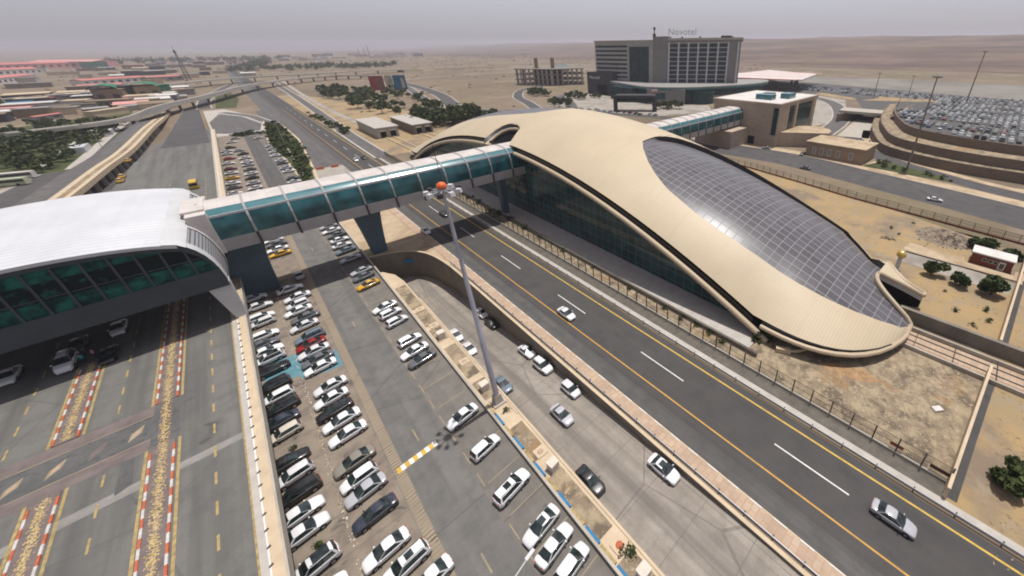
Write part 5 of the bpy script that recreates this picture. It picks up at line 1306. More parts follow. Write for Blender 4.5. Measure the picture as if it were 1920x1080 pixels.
# flyovers
def flyover(pts, w, label, th=1.1):
    P = smooth(pts, 6); t = empty('flyover', (P[0][0], P[0][1], 0), label=label, cat='bridge')
    x0, y0 = P[0][:2]; Q = [(p[0]-x0, p[1]-y0, p[2]) for p in P]
    e0, e1 = offset(Q, -w/2), offset(Q, w/2)
    b = MB(); b.grid([[(x, y, z-th) for x, y, z in e0], [(x, y, z+.5) for x, y, z in e0], [(x, y, z) for x, y, z in offset(Q, -w/2+.4)], [(x, y, z) for x, y, z in offset(Q, w/2-.4)], [(x, y, z+.5) for x, y, z in e1], [(x, y, z-th) for x, y, z in e1]], sm=False, mf=lambda i, j: 1 if i == 2 else 0, closed=False)
    b.grid([[(x, y, z-th) for x, y, z in e0], [(x, y, z-th) for x, y, z in e1]], sm=False)
    b.build('deck', [M['conc'], M['oldroad']], t)
    for i in range(0, len(Q), 2):
        x, y, z = Q[i]
        if z > 4: b = MB(); b.box((x, y, 0), (1.6, 5.5, z - th + .1)); b.build('pier', M['concd'], t)
    for e in (e0, e1):    # embankments where the deck comes down
        b = MB(); r0, r1 = [], []
        for (x, y, z), (cx, cy, cz) in zip(e, Q):
            r0.append((x, y, z - .5)); d = z*1.6/(w/2); r1.append((x + (x-cx)*d, y + (y-cy)*d, 0))
        n = len(r0); b.grid([r0, r1], sm=False, skip=lambda i, j: Q[j][2] > 5.6); b.build('embankment', M['desert'], t)
    return t
flyover([(-230, 420, 1), (-140, 420, 4), (-85, 410, 6), (-49, 432, 6.5), (-36, 500, 7), (-12, 570, 7), (34, 715, 7), (90, 800, 7), (140, 830, 6.5), (182, 790, 5), (188, 680, 2), (186, 620, .3)], 11, 'curving nearer flyover sweeping across the highway')
flyover([(-420, 640, 1), (-200, 690, 5), (-60, 790, 7), (16, 880, 7.5), (100, 900, 7.5), (190, 930, 7), (330, 970, 4), (520, 950, 1)], 13, 'long straight farther flyover crossing the plain')
road([(520, 950), (760, 860), (1100, 800), (1800, 900)], 12, 'gravel', .05, False)
road([(190, 720), (300, 760), (520, 740), (900, 640)], 8, 'gravel', .045, False)
# ------------------------------------------------------------------ the industrial town on the left
def house(x0, y0, x1, y1, h, dep, wall, roof, label, gable=False, nm='building', cat='building', group=None, win=True):
    dx, dy = x1-x0, y1-y0; L = hypot(dx, dy); a = atan2(dy, dx)
    t = empty(nm, ((x0+x1)/2, (y0+y1)/2, 0), a, label=label, cat=cat, group=group)
    b = MB(); b.box((0, dep/2, 0), (L, dep, h)); b.build('wall', M[wall], t)
    b = MB()
    if gable:
        b.grid([[(-L/2-.5, -.6, h), (L/2+.5, -.6, h)], [(-L/2-.5, dep/2, h + dep*.08), (L/2+.5, dep/2, h + dep*.08)], [(-L/2-.5, dep+.6, h), (L/2+.5, dep+.6, h)]], sm=False)
        for s in (-1, 1): b.face([(s*L/2, 0, h), (s*L/2, dep/2, h + dep*.08), (s*L/2, dep, h)])
    else: b.box((0, dep/2, h), (L + .8, dep + .8, .6))
    b.build('roof', M[roof], t)
    if win:
        n = max(2, min(8, int(L/9)))
        for k in range(n):
            b = MB(); b.box((-L/2 + L*(k+.5)/n, -.03, h*.35), (L/n*.45, .2, h*.35)); b.build('window', M['darkb'], t)
    return t
TOWN = [(-238, 1161, -222, 1290, 10, 60, 'whiteb', 'pink', 'long red roofed hall at the left edge, nearest of the red roofs', 1), (-317, 1586, -270, 1640, 12, 90, 'whiteb', 'pink', 'red roofed hall behind the nearest one at the left edge', 1),
 (-390, 2027, -290, 2105, 15, 120, 'pinkw', 'pink', 'wide red roofed factory on the left skyline', 1), (-385, 2230, -245, 2090, 17, 140, 'pinkw', 'pinkw', 'long pale red factory topping the left skyline', 1), (-243, 2010, -212, 2030, 17, 40, 'greenroof', 'leaf2', 'green block at the right end of the skyline factory', 0),
 (-138, 1006, -80, 1050, 8, 50, 'whiteb', 'pink', 'long red roofed hall behind the green canopies', 1), (-78, 1042, -38, 1060, 7, 44, 'greyb', 'pink', 'short red roofed hall at the right end of the red row', 1), (-129, 892, -92, 892, 6, 46, 'whiteb', 'pink', 'low red roofed hall left of the green canopies', 1),
 (-88, 649, -69, 646, 12.9, 34, 'brownb', 'brownb', 'brown walled block under the left green canopy', 0), (-61, 651, -44, 655, 13.8, 34, 'brownb', 'brownb', 'brown walled block under the right green canopy', 0), (-69, 656, -61, 660, 15, 20, 'darkb', 'darkb', 'dark stair tower between the two brown blocks', 0),
 (-48, 690, -39, 700, 12.4, 22, 'greenroof', 'greenroof', 'small green walled house right of the brown blocks', 0), (-161, 764, -132, 766, 6.3, 30, 'darkb', 'beige', 'long tan roofed shed with a dark open front', 0), (-131, 700, -107, 727, 5.5, 32, 'brownb', 'pink', 'long low shed with a narrow red roof', 1),
 (-104, 530, -94, 545, 3.6, 12, 'greyb', 'pink', 'lone hut with a bright red roof above the planted rows', 1), (-102, 573, -92, 578, 5.5, 20, 'brownb', 'brownb', 'small brown house above the planted rows', 0), (-76, 520, -60, 540, 4.6, 6, 'beige', 'beige', 'low beige wall like shed beside the city road', 0), (-140, 669, -126, 673, 4.7, 15, 'whiteb', 'board_blue', 'white shed with a blue roof at the left', 0)]
for T_ in TOWN: house(*T_[:5], T_[5]*(.45 if T_[9] else 1), *T_[6:9], gable=bool(T_[9]), win=T_[6] not in ('beige',))
for k, (x, y) in enumerate(((-80.5, 662), (-55, 668))):
    t = empty('green_canopy', (x, y, 14), label='dark green curved canopy over the %s brown block' % ('left' if not k else 'right'), cat='canopy')
    b = MB(); b.grid([[(9*cos(a*pi/8), 16*q - 8, .3 + 3.2*sin(a*pi/8)) for a in range(9)] for q in (-.6, .5, 1.6)]); b.build('shell', M['greenroof'], t)
    for s in (-1, 1): b = MB(); b.box((8.6*s, 0, -14), (.8, .8, 14.6)); b.build('post', M['iron'], t)
rr = random.Random(77)
walls = ['whiteb', 'greyb', 'beige', 'brownb', 'concd', 'paved', 'darkb']
for k in range(120):
    if k < 64: x, y = rr.uniform(-150, -52), rr.uniform(545, 760)
    elif k < 98: x, y = rr.uniform(-420, -30), rr.uniform(760, 1900)
    else: x, y = rr.uniform(-150, 60) + 0, rr.uniform(1000, 2400)
    L = rr.uniform(8, 22)*(1 + y/1400); rf = rr.choice(['whiteb', 'greyb', 'greyb', 'beige', 'brownb', 'darkb', 'pinkw'])
    house(x, y, x + L, y + rr.uniform(-4, 4), rr.uniform(2.6, 5.5)*(1 + y/2000), rr.uniform(8, 22), rr.choice(walls), rf, 'small workshop among the crowded roofs of the left town', rr.random() < .4, group='workshops of the left town', win=False)
for k in range(36):
    x, y = rr.uniform(180, 900), rr.uniform(2200, 3400); L = rr.uniform(20, 60)
    house(x, y, x + L, y, rr.uniform(5, 16), 20, rr.choice(['whiteb', 'greyb', 'beige']), rr.choice(['whiteb', 'greyb']), 'tiny pale building on the hazy skyline left of the hotel', group='buildings on the hazy skyline', win=False)
for x, y in scatter([(-160, 600), (-60, 560), (-50, 760), (-240, 900), (-300, 700)], 20, 9): treecopy(x, y, rr.uniform(1.1, 1.9), rr.choice((0, 1)), 'dark street tree among the workshops of the left town', 'street trees of the left town')
def belt(P, n, d, s0, s1):
    b = MB()
    for x, y in scatter(P, n, d):
        s = rr.uniform(s0, s1)
        for _ in range(46):
            q = Vector((x + rr.gauss(0, 1.5)*s, y + rr.gauss(0, 1.5)*s, abs(rr.gauss(1.9, 1.0))*s)); r = s*rr.uniform(.4, .8)
            u = Vector((rr.gauss(0, 1), rr.gauss(0, 1), rr.gauss(0, .6))).normalized()*r; w = u.cross(Vector((rr.gauss(0, 1), rr.gauss(0, 1), rr.gauss(0, 1))).normalized())
            b.face([q-u-w, q+u-w, q+u+w, q-u+w], rr.choice((0, 0, 1)))
    b.build('tree_belt', [M['leaf1'], M['leaf2']], kind='stuff')
belt([(120, 1280), (330, 1240), (420, 1420), (220, 1560), (90, 1460)], 80, 11, 1.8, 2.8)
belt([(20, 1300), (60, 1200), (190, 2300), (150, 2500)], 50, 14, 2.0, 3.2)
belt([(-300, 2500), (200, 2300), (300, 3000), (-400, 3200)], 70, 20, 3.0, 4.5)
t = empty('crane_tower', (-33, 1060, 0), label='slim grey tower leaning over the town like a crane, left of the flyovers', cat='tower')
b = MB()
for sx in (-3, 3):
    for sy in (-3, 3): b.tube([(sx, sy, 0), (sx*.25, sy*.25, 44)], [.5, .35], 6)
b.build('legs', M['iron'], t)
b = MB()
for k in range(12):
    z = 3.6*k; f = 1 - .75*z/44; g_ = 1 - .75*(z+3.6)/44
    for sy in (-3, 3): b.tube([(-3*f, sy*f, z), (3*g_, sy*g_, z+3.6)], .22, 4); b.tube([(3*f, sy*f, z), (-3*g_, sy*g_, z+3.6)], .22, 4)
b.build('bracing', M['iron'], t)
b = MB(); b.box((0, 0, 43), (4, 4, 4), top=(.5, .5)); b.tube([(0, 0, 47), (0, 0, 53)], .25, 5); b.build('cab', M['darkb'], t)
for k, (x, y, h) in enumerate(((560, 2350, 60), (600, 2600, 48), (640, 2900, 40))):
    b = MB(); b.tube([(x, y, 0), (x, y, h)], [1.6, .9], 6); b.box((x, y, h*.7), (4, 4, 3)); b.build('pylon', M['iron'], label='hazy pylon on the skyline above the far belt of trees', cat='pylon', group='pylons on the hazy skyline')
for k, (x, y, h, lb) in enumerate(((33, 330, 11, 'slim lamp post beside the highway past the triangular bed'), (14.3, 285, 12, 'slim lamp post rising from the triangular bed'), (141, 345, 14, 'lamp post at the slip road behind the grove'), (-52, 330, 10, 'lamp post at the bend of the city road'))):
    t = empty('lamp_post', (x, y, 0), label=lb, cat='lamp post'); b = MB(); b.tube([(0, 0, 0), (0, 0, h)], [.16, .09], 6); b.build('pole', M['clad'], t); b = MB(); b.box((.8, 0, h), (1.9, .3, .18)); b.build('lamp_head', M['clad'], t)
# ------------------------------------------------------------------ cars
SPEC = {  # length, half width, belt z, roof z, cabin base (rear,front), cabin top (rear,front), tail height, hood height, wheel xs, wheel r
 'sedan': (4.45, .87, .93, 1.42, (-1.60, 1.0), (-.82, .06), .96, .80, (-1.32, 1.38), .31),
 'hatchback': (3.95, .85, .93, 1.46, (-1.86, .98), (-1.52, .18), .95, .82, (-1.22, 1.24), .31),
 'suv': (4.5, .92, 1.06, 1.68, (-2.08, 1.04), (-1.78, .22), 1.06, .95, (-1.34, 1.4), .36)}
def car_meshes(kind):
    L, W, zb, zr, cb, ct, zt_, zh, wx, wr = SPEC[kind]; h = L/2
    st = [(-h, .66*W, zt_*.80, .30), (-h+.07, .86*W, zt_*.93, .24), (-h+.3, .965*W, zt_, .20), (cb[0]+.1, .99*W, zb+.02, .19), (-.9, W, zb+.01, .19), (0, W, zb, .19), (cb[1]-.1, .99*W, zb, .19),
          (cb[1]+.35, .975*W, zb-.06, .19), (h-.55, .94*W, zh, .20), (h-.2, .86*W, zh-.08, .22), (h-.05, .74*W, zh-.19, .26), (h, .60*W, zh-.27, .32)]
    b = MB(); rows = []
    for x, w, z, zl in st:
        sh = z - .09; mid = .5*z + .14
        half = [(0, z), (w*.55, z - .005), (w*.86, z - .035), (w*.965, sh), (w, mid), (w*.985, mid-.22), (w*.94, zl)]
        rows.append([(x, y, q) for y, q in half] + [(x, -y, q) for y, q in reversed(half[1:])][:0] + [])
    full = []
    for x, w, z, zl in st:
        sh = z - .09; mid = .5*z + .14
        half = [(0, z), (w*.55, z - .005), (w*.86, z - .035), (w*.965, sh), (w, mid), (w*.985, mid-.22), (w*.94, zl)]
        full.append([(x, y, q) for y, q in half] + [(x, -y, q) for y, q in reversed(half[1:])])
    n = len(full[0])
    b.grid(full, closed=True, mf=lambda i, j: 1 if j in (5, 6, 7) else 0)
    b.face(full[0][::-1], 0); b.face(full[-1], 0)
    # roof and pillars
    wb, wt = W*.90, W*.66; (r0, f0), (r1, f1) = cb, ct
    zc = zr
    roof = []
    for x, s, dz in ((r1-.10, .93, -.05), (r1+.05, 1, -.01), ((r1+f1)/2, 1.02, .02), (f1-.05, 1, -.01), (f1+.12, .94, -.06)):
        roof.append([(x, wt*s*q, zc + dz - .045*abs(q)**3) for q in (-1.05, -.85, -.45, 0, .45, .85, 1.05)])
    b.grid(roof, 0)
    def pil(p, q, wd, m=0):
        for s in (-1, 1):
            a = Vector((p[0], s*p[1], p[2])); c = Vector((q[0], s*q[1], q[2]))
            o = Vector((0, s*.014, .008)); d = Vector((wd, 0, 0))
            b.face([a - d + o, a + d + o, c + d*.8 + o, c - d*.8 + o], m)
    zbb = zb - .01
    pil((f0, wb, zbb), (f1+.05, wt*1.03, zr-.04), .055); pil((r0+.1, wb, zbb), (r1, wt*1.03, zr-.04), .15 if kind != 'suv' else .12)
    xm = (r0+f0)/2 - .02; pil((xm, wb, zbb), ((r1+f1)/2 - .05, wt*1.04, zr-.04), .05, 1)
    for s in (-1, 1): b.box((f0 - .25, s*(W + .07), zb - .02), (.12, .18, .13))       # mirrors
    for x in wx:
        for s in (-1, 1):                                                             # wheel arches
            c = [(x + (wr+.07)*cos(2*pi*k/14), s*(W*1.004), wr + (wr+.07)*sin(2*pi*k/14)) for k in range(14)]; b.face(c, 1)
    b.box((h - .03, 0, .42), (.04, .5, .11), 2); b.box((-h + .03, 0, .60), (.04, .5, .11), 2)
    if kind == 'suv':
        for s in (-1, 1): b.box(((r1+f1)/2, s*wt*.93, zr - .01), (f1-r1-.1, .05, .06), 1)
    body = b.mesh('body', [M['paint'], M['trim'], M['plate']])
    g = MB()
    lo = [(f0, -wb, zbb), (f0+.07, 0, zbb+.01), (f0, wb, zbb), (r0, wb, zbb), (r0-.06, 0, zbb+.01), (r0, -wb, zbb)]
    hi = [(f1+.1, -wt, zr-.05), (f1+.15, 0, zr-.015), (f1+.1, wt, zr-.05), (r1-.08, wt, zr-.05), (r1-.13, 0, zr-.015), (r1-.08, -wt, zr-.05)]
    for i in range(6):
        j = (i+1) % 6; g.face([lo[i], lo[j], hi[j], hi[i]])
    glass = g.mesh('window_glass', M['carglass'])
    w = MB(); w.lathe((0, 0, 0), [(wr*.62, .105), (wr*.92, .10), (wr, .06), (wr, -.06), (wr*.9, -.1)], 16, 0); w.lathe((0, 0, .085), [(0, .0), (wr*.3, .012), (wr*.62, .0)], 12, 1)
    wheel = w.mesh('wheel', [M['tire'], M['rim']])
    lamp = MB(); lamp.grid([[(-.16, -.2, .0), (-.02, -.18, -.05), (.05, -.1, -.11)], [(-.16, .12, .01), (.0, .12, -.03), (.075, .12, -.1)]])
    lamp = lamp.mesh('headlight', M['lampglass'])
    tl = MB(); tl.box((0, 0, .02), (.07, .26, .12)); tl = tl.mesh('tail_light', M['tail'])
    return body, glass, wheel, lamp, tl
CM = {k: car_meshes(k) for k in SPEC}
sr = MB(); sr.box((0, 0, 0), (.75, .82, .02)); SUNROOF = sr.mesh('sunroof', M['carglass'])
pn = MB(); pn.box((0, 0, 0), (1.5, 1.1, .02)); PANEL = pn.mesh('roof_glass', M['carglass'])
tx = MB(); tx.box((0, 0, 0), (.2, .6, .15), top=(.6, .9)); TAXI = tx.mesh('taxi_sign', M['taxi_sign'])
def car(kind, col, loc, rz, label, group, extra=None, pitch=0):
    body, glass, wheel, lamp, tl = CM[kind]; L, W, zb, zr, cb, ct, zt_, zh, wx, wr = SPEC[kind]; h = L/2
    t = empty('parked_car' if 'highway' not in group and 'ramp' not in group and 'road' not in group else 'car', loc, rz, label=label, cat='van' if extra == 'van' else ('taxi' if extra == 'taxi' else 'car'), group=group)
    t.rotation_euler = (0, pitch, rz)
    j = random.uniform(.97, 1.03); t.scale = (j, random.uniform(.98, 1.02), random.uniform(.97, 1.03))
    if extra == 'van': t.scale = (1.06, 1.0, 1.22)
    def add(me, lc=(0, 0, 0), rot=(0, 0, 0), sc=None):
        o = bpy.data.objects.new(me.name.split('.')[0], me); COL.objects.link(o); o.parent = t; o.location = lc; o.rotation_euler = rot
        if sc: o.scale = sc
        return o
    c = PAINT[col]; v = random.uniform(.80, 1.06)
    bo = add(body); bo.color = (*(min(.85, x*v) for x in c), 1)
    add(glass)
    for x in wx:
        for s in (-1, 1): add(wheel, (x, s*(W - .07), wr), (-s*pi/2, 0, 0))
    for s in (-1, 1):
        add(lamp, (h - .22, s*W*.60, zh - .085), sc=(1, s, 1)); add(tl, (-h + .045, s*W*.60, zt_ - .20), sc=(1, s, 1))
    xm = (ct[0] + ct[1])/2
    if extra == 'sunroof': add(SUNROOF, (xm + .25, 0, zr + .005))
    if extra == 'panel': add(PANEL, (xm - .05, 0, zr + .005))
    if extra == 'taxi': add(TAXI, (xm + .1, 0, zr + .005))
    return t
CARS = {
'A': [
  ('sedan', 'white', 'E', -8.2, 103.84, 0),
  ('sedan', 'white', 'E', -8.2, 99.26, 0),
  ('hatchback', 'white', 'E', -8.2, 94.35, 0),
  ('hatchback', 'white', 'W', -8.2, 91.95, 0),
  ('hatchback', 'white', 'E', -8.2, 86.81, 0),
  ('sedan', 'grey', 'E', -8.2, 83.77, 0),
  ('sedan', 'white', 'E', -8.2, 81.02, 0),
  ('suv', 'white', 'W', -8.2, 78.32, 0, 'panel'),
  ('suv', 'black', 'E', -8.2, 74.84, 0),
  ('suv', 'black', 'W', -8.2, 70.17, 0),
  ('hatchback', 'white', 'W', -8.2, 67.13, 0),
  ('suv', 'black', 'W', -8.2, 64.17, 0),
  ('sedan', 'navy', 'W', -8.2, 61.29, 0),
  ('hatchback', 'cream', 'W', -8.2, 58.55, 0),
  ('sedan', 'black', 'E', -8.2, 53.04, 0),
  ('hatchback', 'white', 'W', -8.2, 50.27, 0),
  ('suv', 'black', 'W', -8.2, 47.16, 0),
  ('sedan', 'white', 'E', -8.2, 44.23, 0),
  ('sedan', 'white', 'E', -8.2, 41.61, 0),
  ('suv', 'white', 'W', -8.2, 36.95, 0, 'panel'),
  ('sedan', 'white', 'E', -8.2, 33.57, 0),
],
'B': [
  ('sedan', 'white', 'E', -4.33, 102.57, 0),
  ('sedan', 'white', 'W', -3.66, 97.55, 0),
  ('hatchback', 'white', 'W', -4.0, 94.14, 0),
  ('sedan', 'white', 'W', -4.27, 91.36, 0),
  ('sedan', 'grey', 'W', -3.64, 87.78, 0),
  ('sedan', 'white', 'W', -4.22, 84.73, 0),
  ('suv', 'slate', 'W', -4.01, 80.0, 0),
  ('sedan', 'red', 'W', -4.26, 77.46, 0),
  ('sedan', 'white', 'W', -4.22, 74.94, 0),
  ('sedan', 'grey', 'W', -4.13, 72.12, 0),
  ('sedan', 'white', 'W', -4.14, 69.71, 0),
  ('sedan', 'white', 'W', -3.82, 63.64, 0),
  ('sedan', 'white', 'W', -4.21, 60.72, 0),
  ('sedan', 'black', 'W', -4.32, 57.87, 0),
  ('sedan', 'white', 'W', -4.01, 55.12, 0),
  ('sedan', 'white', 'W', -3.88, 52.0, 0),
  ('sedan', 'olive', 'W', -4.25, 46.8, 0),
  ('hatchback', 'white', 'W', -4.37, 43.93, 0),
  ('sedan', 'silver', 'W', -4.19, 41.67, 0),
  ('sedan', 'navy', 'W', -4.13, 38.03, 0),
  ('sedan', 'white', 'W', -4.31, 33.22, 0),
  ('suv', 'white', 'W', -3.31, 30.26, 0, 'sunroof'),
  ('sedan', 'white', 'W', -2.07, 27.2, 0),
],
'C': [
  ('sedan', 'silver', 'W', 8.42, 135.54, 0),
  ('sedan', 'white', 'W', 8.34, 131.41, 0),
  ('sedan', 'grey', 'W', 8.79, 126.9, 0),
  ('sedan', 'white', 'E', 8.73, 122.65, 0),
  ('sedan', 'white', 'E', 8.4, 118.46, 0),
  ('sedan', 'slate', 'W', 8.39, 114.18, 0),
  ('sedan', 'silver', 'W', 8.22, 108.31, 0),
  ('sedan', 'silver', 'W', 8.53, 99.56, 0),
  ('sedan', 'grey', 'W', 8.2, 96.22, 0),
  ('sedan', 'yellow', 'W', 8.06, 91.61, 0, 'taxi'),
  ('sedan', 'white', 'W', 8.15, 79.78, 0),
  ('hatchback', 'white', 'E', 8.38, 76.78, 0),
  ('hatchback', 'white', 'E', 8.47, 73.14, 0),
  ('hatchback', 'white', 'E', 8.38, 65.7, 0),
  ('sedan', 'white', 'W', 7.99, 62.05, 0),
  ('sedan', 'grey', 'W', 8.2, 59.1, 0),
  ('sedan', 'white', 'W', 8.13, 43.06, 0),
  ('hatchback', 'white', 'E', 8.27, 36.29, 0),
  ('suv', 'white', 'E', 8.1, 29.15, 0, 'sunroof'),
  ('sedan', 'white', 'W', 8.26, 23.13, 0, 'sunroof'),
  ('sedan', 'white', 'E', 8.23, 20.57, 0),
  ('hatchback', 'white', 'E', 8.53, 17.92, 0),
],
'D': [
  ('sedan', 'white', 'W', -4.06, 136.1, 0),
  ('sedan', 'grey', 'W', -3.72, 132.53, 0),
  ('sedan', 'white', 'W', -3.91, 128.37, 0),
  ('sedan', 'yellow', 'W', -3.72, 124.84, 0, 'taxi'),
  ('sedan', 'silver', 'N', -1.99, 108.56, 0),
],
'ramp': [
  ('sedan', 'white', 'S', 16.32, 67.52, -5.39),
  ('sedan', 'white', 'S', 16.32, 61.05, -4.75),
  ('sedan', 'slate', 'S', 15.91, 46.68, -2.88),
  ('sedan', 'white', 'S', 22.98, 50.92, -3.43),
  ('suv', 'white', 'S', 22.62, 44.94, -2.65),
  ('hatchback', 'white', 'S', 22.65, 36.97, -2.0),
  ('sedan', 'silver', 'S', 18.83, 34.02, -1.8),
  ('sedan', 'black', 'S', 15.43, 23.36, -1.09),
  ('sedan', 'white', 'S', 22.67, 17.46, -0.73, 'sunroof'),
  ('sedan', 'white', 'S', 23.33, 71.04, -5.7),
  ('sedan', 'black', 'S', 23.11, 65.47, -5.21),
],
'hw': [
  ('sedan', 'white', 'S', 32.36, 50.77, 0),
  ('sedan', 'silver', 'S', 35.78, -4.98, 0),
  ('sedan', 'white', 'S', 27.13, 110.91, 0),
  ('sedan', 'black', 'S', 35.69, 119.63, 0),
  ('sedan', 'white', 'S', 32.95, 216.24, 0),
  ('sedan', 'black', 'S', 36.58, 217.78, 0),
],
'east': [
  ('sedan', 'white', 'S', 153.66, 8.13, 0),
  ('sedan', 'grey', 'N', 160.52, 54.41, 0),
  ('sedan', 'silver', 'N', 181.15, 82.3, 0),
  ('sedan', 'grey', 'W', 181.99, 64.2, 0),
],
'deck': [
  ('suv', 'white', 'S', -30.19, 91.74, 5, 'van'),
  ('sedan', 'white', 'S', -25.84, 98.85, 5),
  ('sedan', 'grey', 'S', -29.77, 97.09, 5),
  ('sedan', 'black', 'S', -26.06, 89.88, 5),
  ('sedan', 'white', 'S', -35.59, 94.06, 5),
  ('sedan', 'yellow', 'N', -36.76, 233.8, 5, 'taxi'),
  ('sedan', 'yellow', 'N', -36.49, 226.12, 5, 'taxi'),
  ('sedan', 'yellow', 'N', -37.85, 267.73, 5, 'taxi'),
],
'NA': [
  ('sedan', 'white', 'E', -9.32, 196.29, 0),
  ('sedan', 'grey', 'E', -8.96, 205.3, 0),
  ('sedan', 'white', 'E', -9.11, 212.83, 0),
  ('sedan', 'yellow', 'E', -8.9, 222.48, 0),
  ('sedan', 'white', 'E', -8.87, 232.08, 0),
  ('sedan', 'maroon', 'E', -8.88, 241.29, 0),
  ('sedan', 'white', 'E', -9.14, 254.06, 0),
  ('sedan', 'red', 'E', -8.4, 265.5, 0),
  ('sedan', 'white', 'E', -8.71, 279.24, 0),
  ('sedan', 'white', 'E', -8.67, 287.17, 0),
  ('sedan', 'black', 'E', -6.92, 297.1, 0),
  ('sedan', 'white', 'E', -5.87, 314.57, 0),
  ('sedan', 'silver', 'E', -3.84, 326.64, 0),
],
'NB': [
  ('sedan', 'white', 'W', -3.39, 191.39, 0),
  ('sedan', 'white', 'W', -3.65, 198.53, 0),
  ('sedan', 'silver', 'W', -3.72, 206.85, 0),
  ('sedan', 'black', 'W', -3.44, 216.41, 0),
  ('sedan', 'white', 'W', -3.26, 224.72, 0),
  ('sedan', 'grey', 'W', -3.06, 233.61, 0),
  ('sedan', 'silver', 'W', -3.19, 243.54, 0),
  ('sedan', 'white', 'W', -3.12, 251.28, 0),
  ('sedan', 'white', 'W', -3.33, 261.23, 0),
  ('sedan', 'black', 'W', -3.3, 273.14, 0),
  ('sedan', 'silver', 'W', -4.57, 284.19, 0),
],
'NC': [
  ('sedan', 'white', 'E', 7.9, 196.84, 0),
  ('sedan', 'grey', 'E', 8.2, 203.48, 0),
  ('sedan', 'white', 'E', 8.56, 217.16, 0),
  ('sedan', 'silver', 'E', 8.45, 224.33, 0),
  ('sedan', 'grey', 'E', 8.36, 235.76, 0),
  ('sedan', 'white', 'E', 8.46, 242.36, 0),
  ('sedan', 'white', 'E', 7.82, 256.02, 0),
  ('sedan', 'white', 'E', 8.38, 266.29, 0),
  ('sedan', 'silver', 'E', 8.3, 274.67, 0),
  ('sedan', 'white', 'E', 8.36, 285.15, 0),
  ('sedan', 'cream', 'E', 5.9, 317.66, 0),
],
}
FACE = {'E': 0, 'W': pi, 'N': pi/2, 'S': -pi/2}
ORD = ['nearest', 'second', 'third', 'fourth', 'fifth', 'sixth', 'seventh', 'eighth', 'ninth', 'tenth', 'eleventh', 'twelfth', 'thirteenth', 'fourteenth', 'fifteenth', 'sixteenth', 'seventeenth', 'eighteenth', 'nineteenth', 'twentieth', 'twenty-first', 'twenty-second', 'twenty-third']
ROWT = {'A': ('half under the roadway deck edge', 'cars parked under the deck edge'), 'B': ('in the middle row of the near car park', 'cars of the middle parking row'), 'C': ('nosed to the planter island wall', 'cars parked against the planter island'),
        'D': ('under the skybridge by the terminal pier', 'cars parked by the terminal pier'), 'ramp': ('on the sunken ramp road', 'cars on the ramp road'), 'hw': ('driving on the highway', 'cars on the highway'), 'east': ('on the eastern road', 'cars on the eastern road'),
        'deck': ('on the upper roadway', 'cars on the upper roadway'), 'NA': ('in the left row of the car park beyond the skybridge', 'cars beyond the skybridge, left row'), 'NB': ('in the middle row of the car park beyond the skybridge', 'cars beyond the skybridge, middle row'), 'NC': ('beside the triangular bed beyond the skybridge', 'cars beyond the skybridge, right row')}
TILT = {'A': .10, 'B': .10, 'C': .15, 'D': .06}
for row, L in CARS.items():
    cnt = {}
    order = sorted(range(len(L)), key=lambda i: L[i][4])
    for rank, i in enumerate(order):
        kind, col, face, x, y, z = L[i][:6]; ex = L[i][6] if len(L[i]) > 6 else None
        key = (kind, col, ex); cnt[key] = cnt.get(key, 0) + 1; tot = sum(1 for q in L if (q[0], q[1], q[6] if len(q) > 6 else None) == key)
        word = {'suv': 'off-roader'}.get(kind, kind)
        if ex == 'taxi': word = 'taxi'
        if ex == 'van': word = 'van'
        w = {'sunroof': ' with a dark sunroof', 'panel': ' with a black glass roof'}.get(ex, '')
        lab = '%s %s%s %s' % (col, word, w, ROWT[row][0])
        if tot > 1: lab = '%s %s' % (ORD[cnt[key]-1], lab)
        elif tot == 1: lab = 'only ' + lab
        rz = FACE[face]
        if row in 'ABCD': rz += (TILT[row] if row != 'A' else .1)*(1 if face in 'EW' else 0) + random.uniform(-.03, .03)
        elif row in ('NA', 'NB', 'NC'): rz += .08 + random.uniform(-.05, .05)
        elif row == 'east' and face in 'NS': rz += .22 if y < 20 else .15
        pitch = 0
        if row == 'ramp': pitch = -atan2(rampz(y + 1.3) - rampz(y - 1.3), 2.6) * (1 if face == 'N' else -1)
        car(kind, col, (x + (-1.7 + random.uniform(-.35, .25) if row == 'A' else 0), y, z + (.012 if z == 0 else .01 if row != 'deck' else .02)), rz, lab, ROWT[row][1], ex, pitch)
# the crowded hillside car park: the nearest as things, the far mass as one object
def tiny(kind):
    L, W, zb, zr, cb, ct = SPEC[kind][:6]; h = L/2; b = MB()
    b.box((0, 0, .25), (L, 2*W, zb - .25), 0, top=(.97, .94)); wb, wt = W*.9, W*.7
    lo = [(cb[1], -wb, zb), (cb[1], wb, zb), (cb[0], wb, zb), (cb[0], -wb, zb)]; hi = [(ct[1], -wt, zr), (ct[1], wt, zr), (ct[0], wt, zr), (ct[0], -wt, zr)]
    for i in range(4): j = (i+1) % 4; b.face([lo[i], lo[j], hi[j], hi[i]], 1)
    b.face(hi, 0)
    for x in SPEC[kind][8]: b.box((x, 0, 0), (.6, 2*W*.98, .5), 2)
    return b
TM = {k: tiny(k).mesh('car', [M['paint'], M['farglass'], M['tire']]) for k in ('sedan', 'suv')}
rr = random.Random(55); spots = []
def t3x(y): return interp(y, [-60, -20, -2, 15, 30, 42, 54], [209.8, 211, 211.6, 216.5, 228, 252, 290])
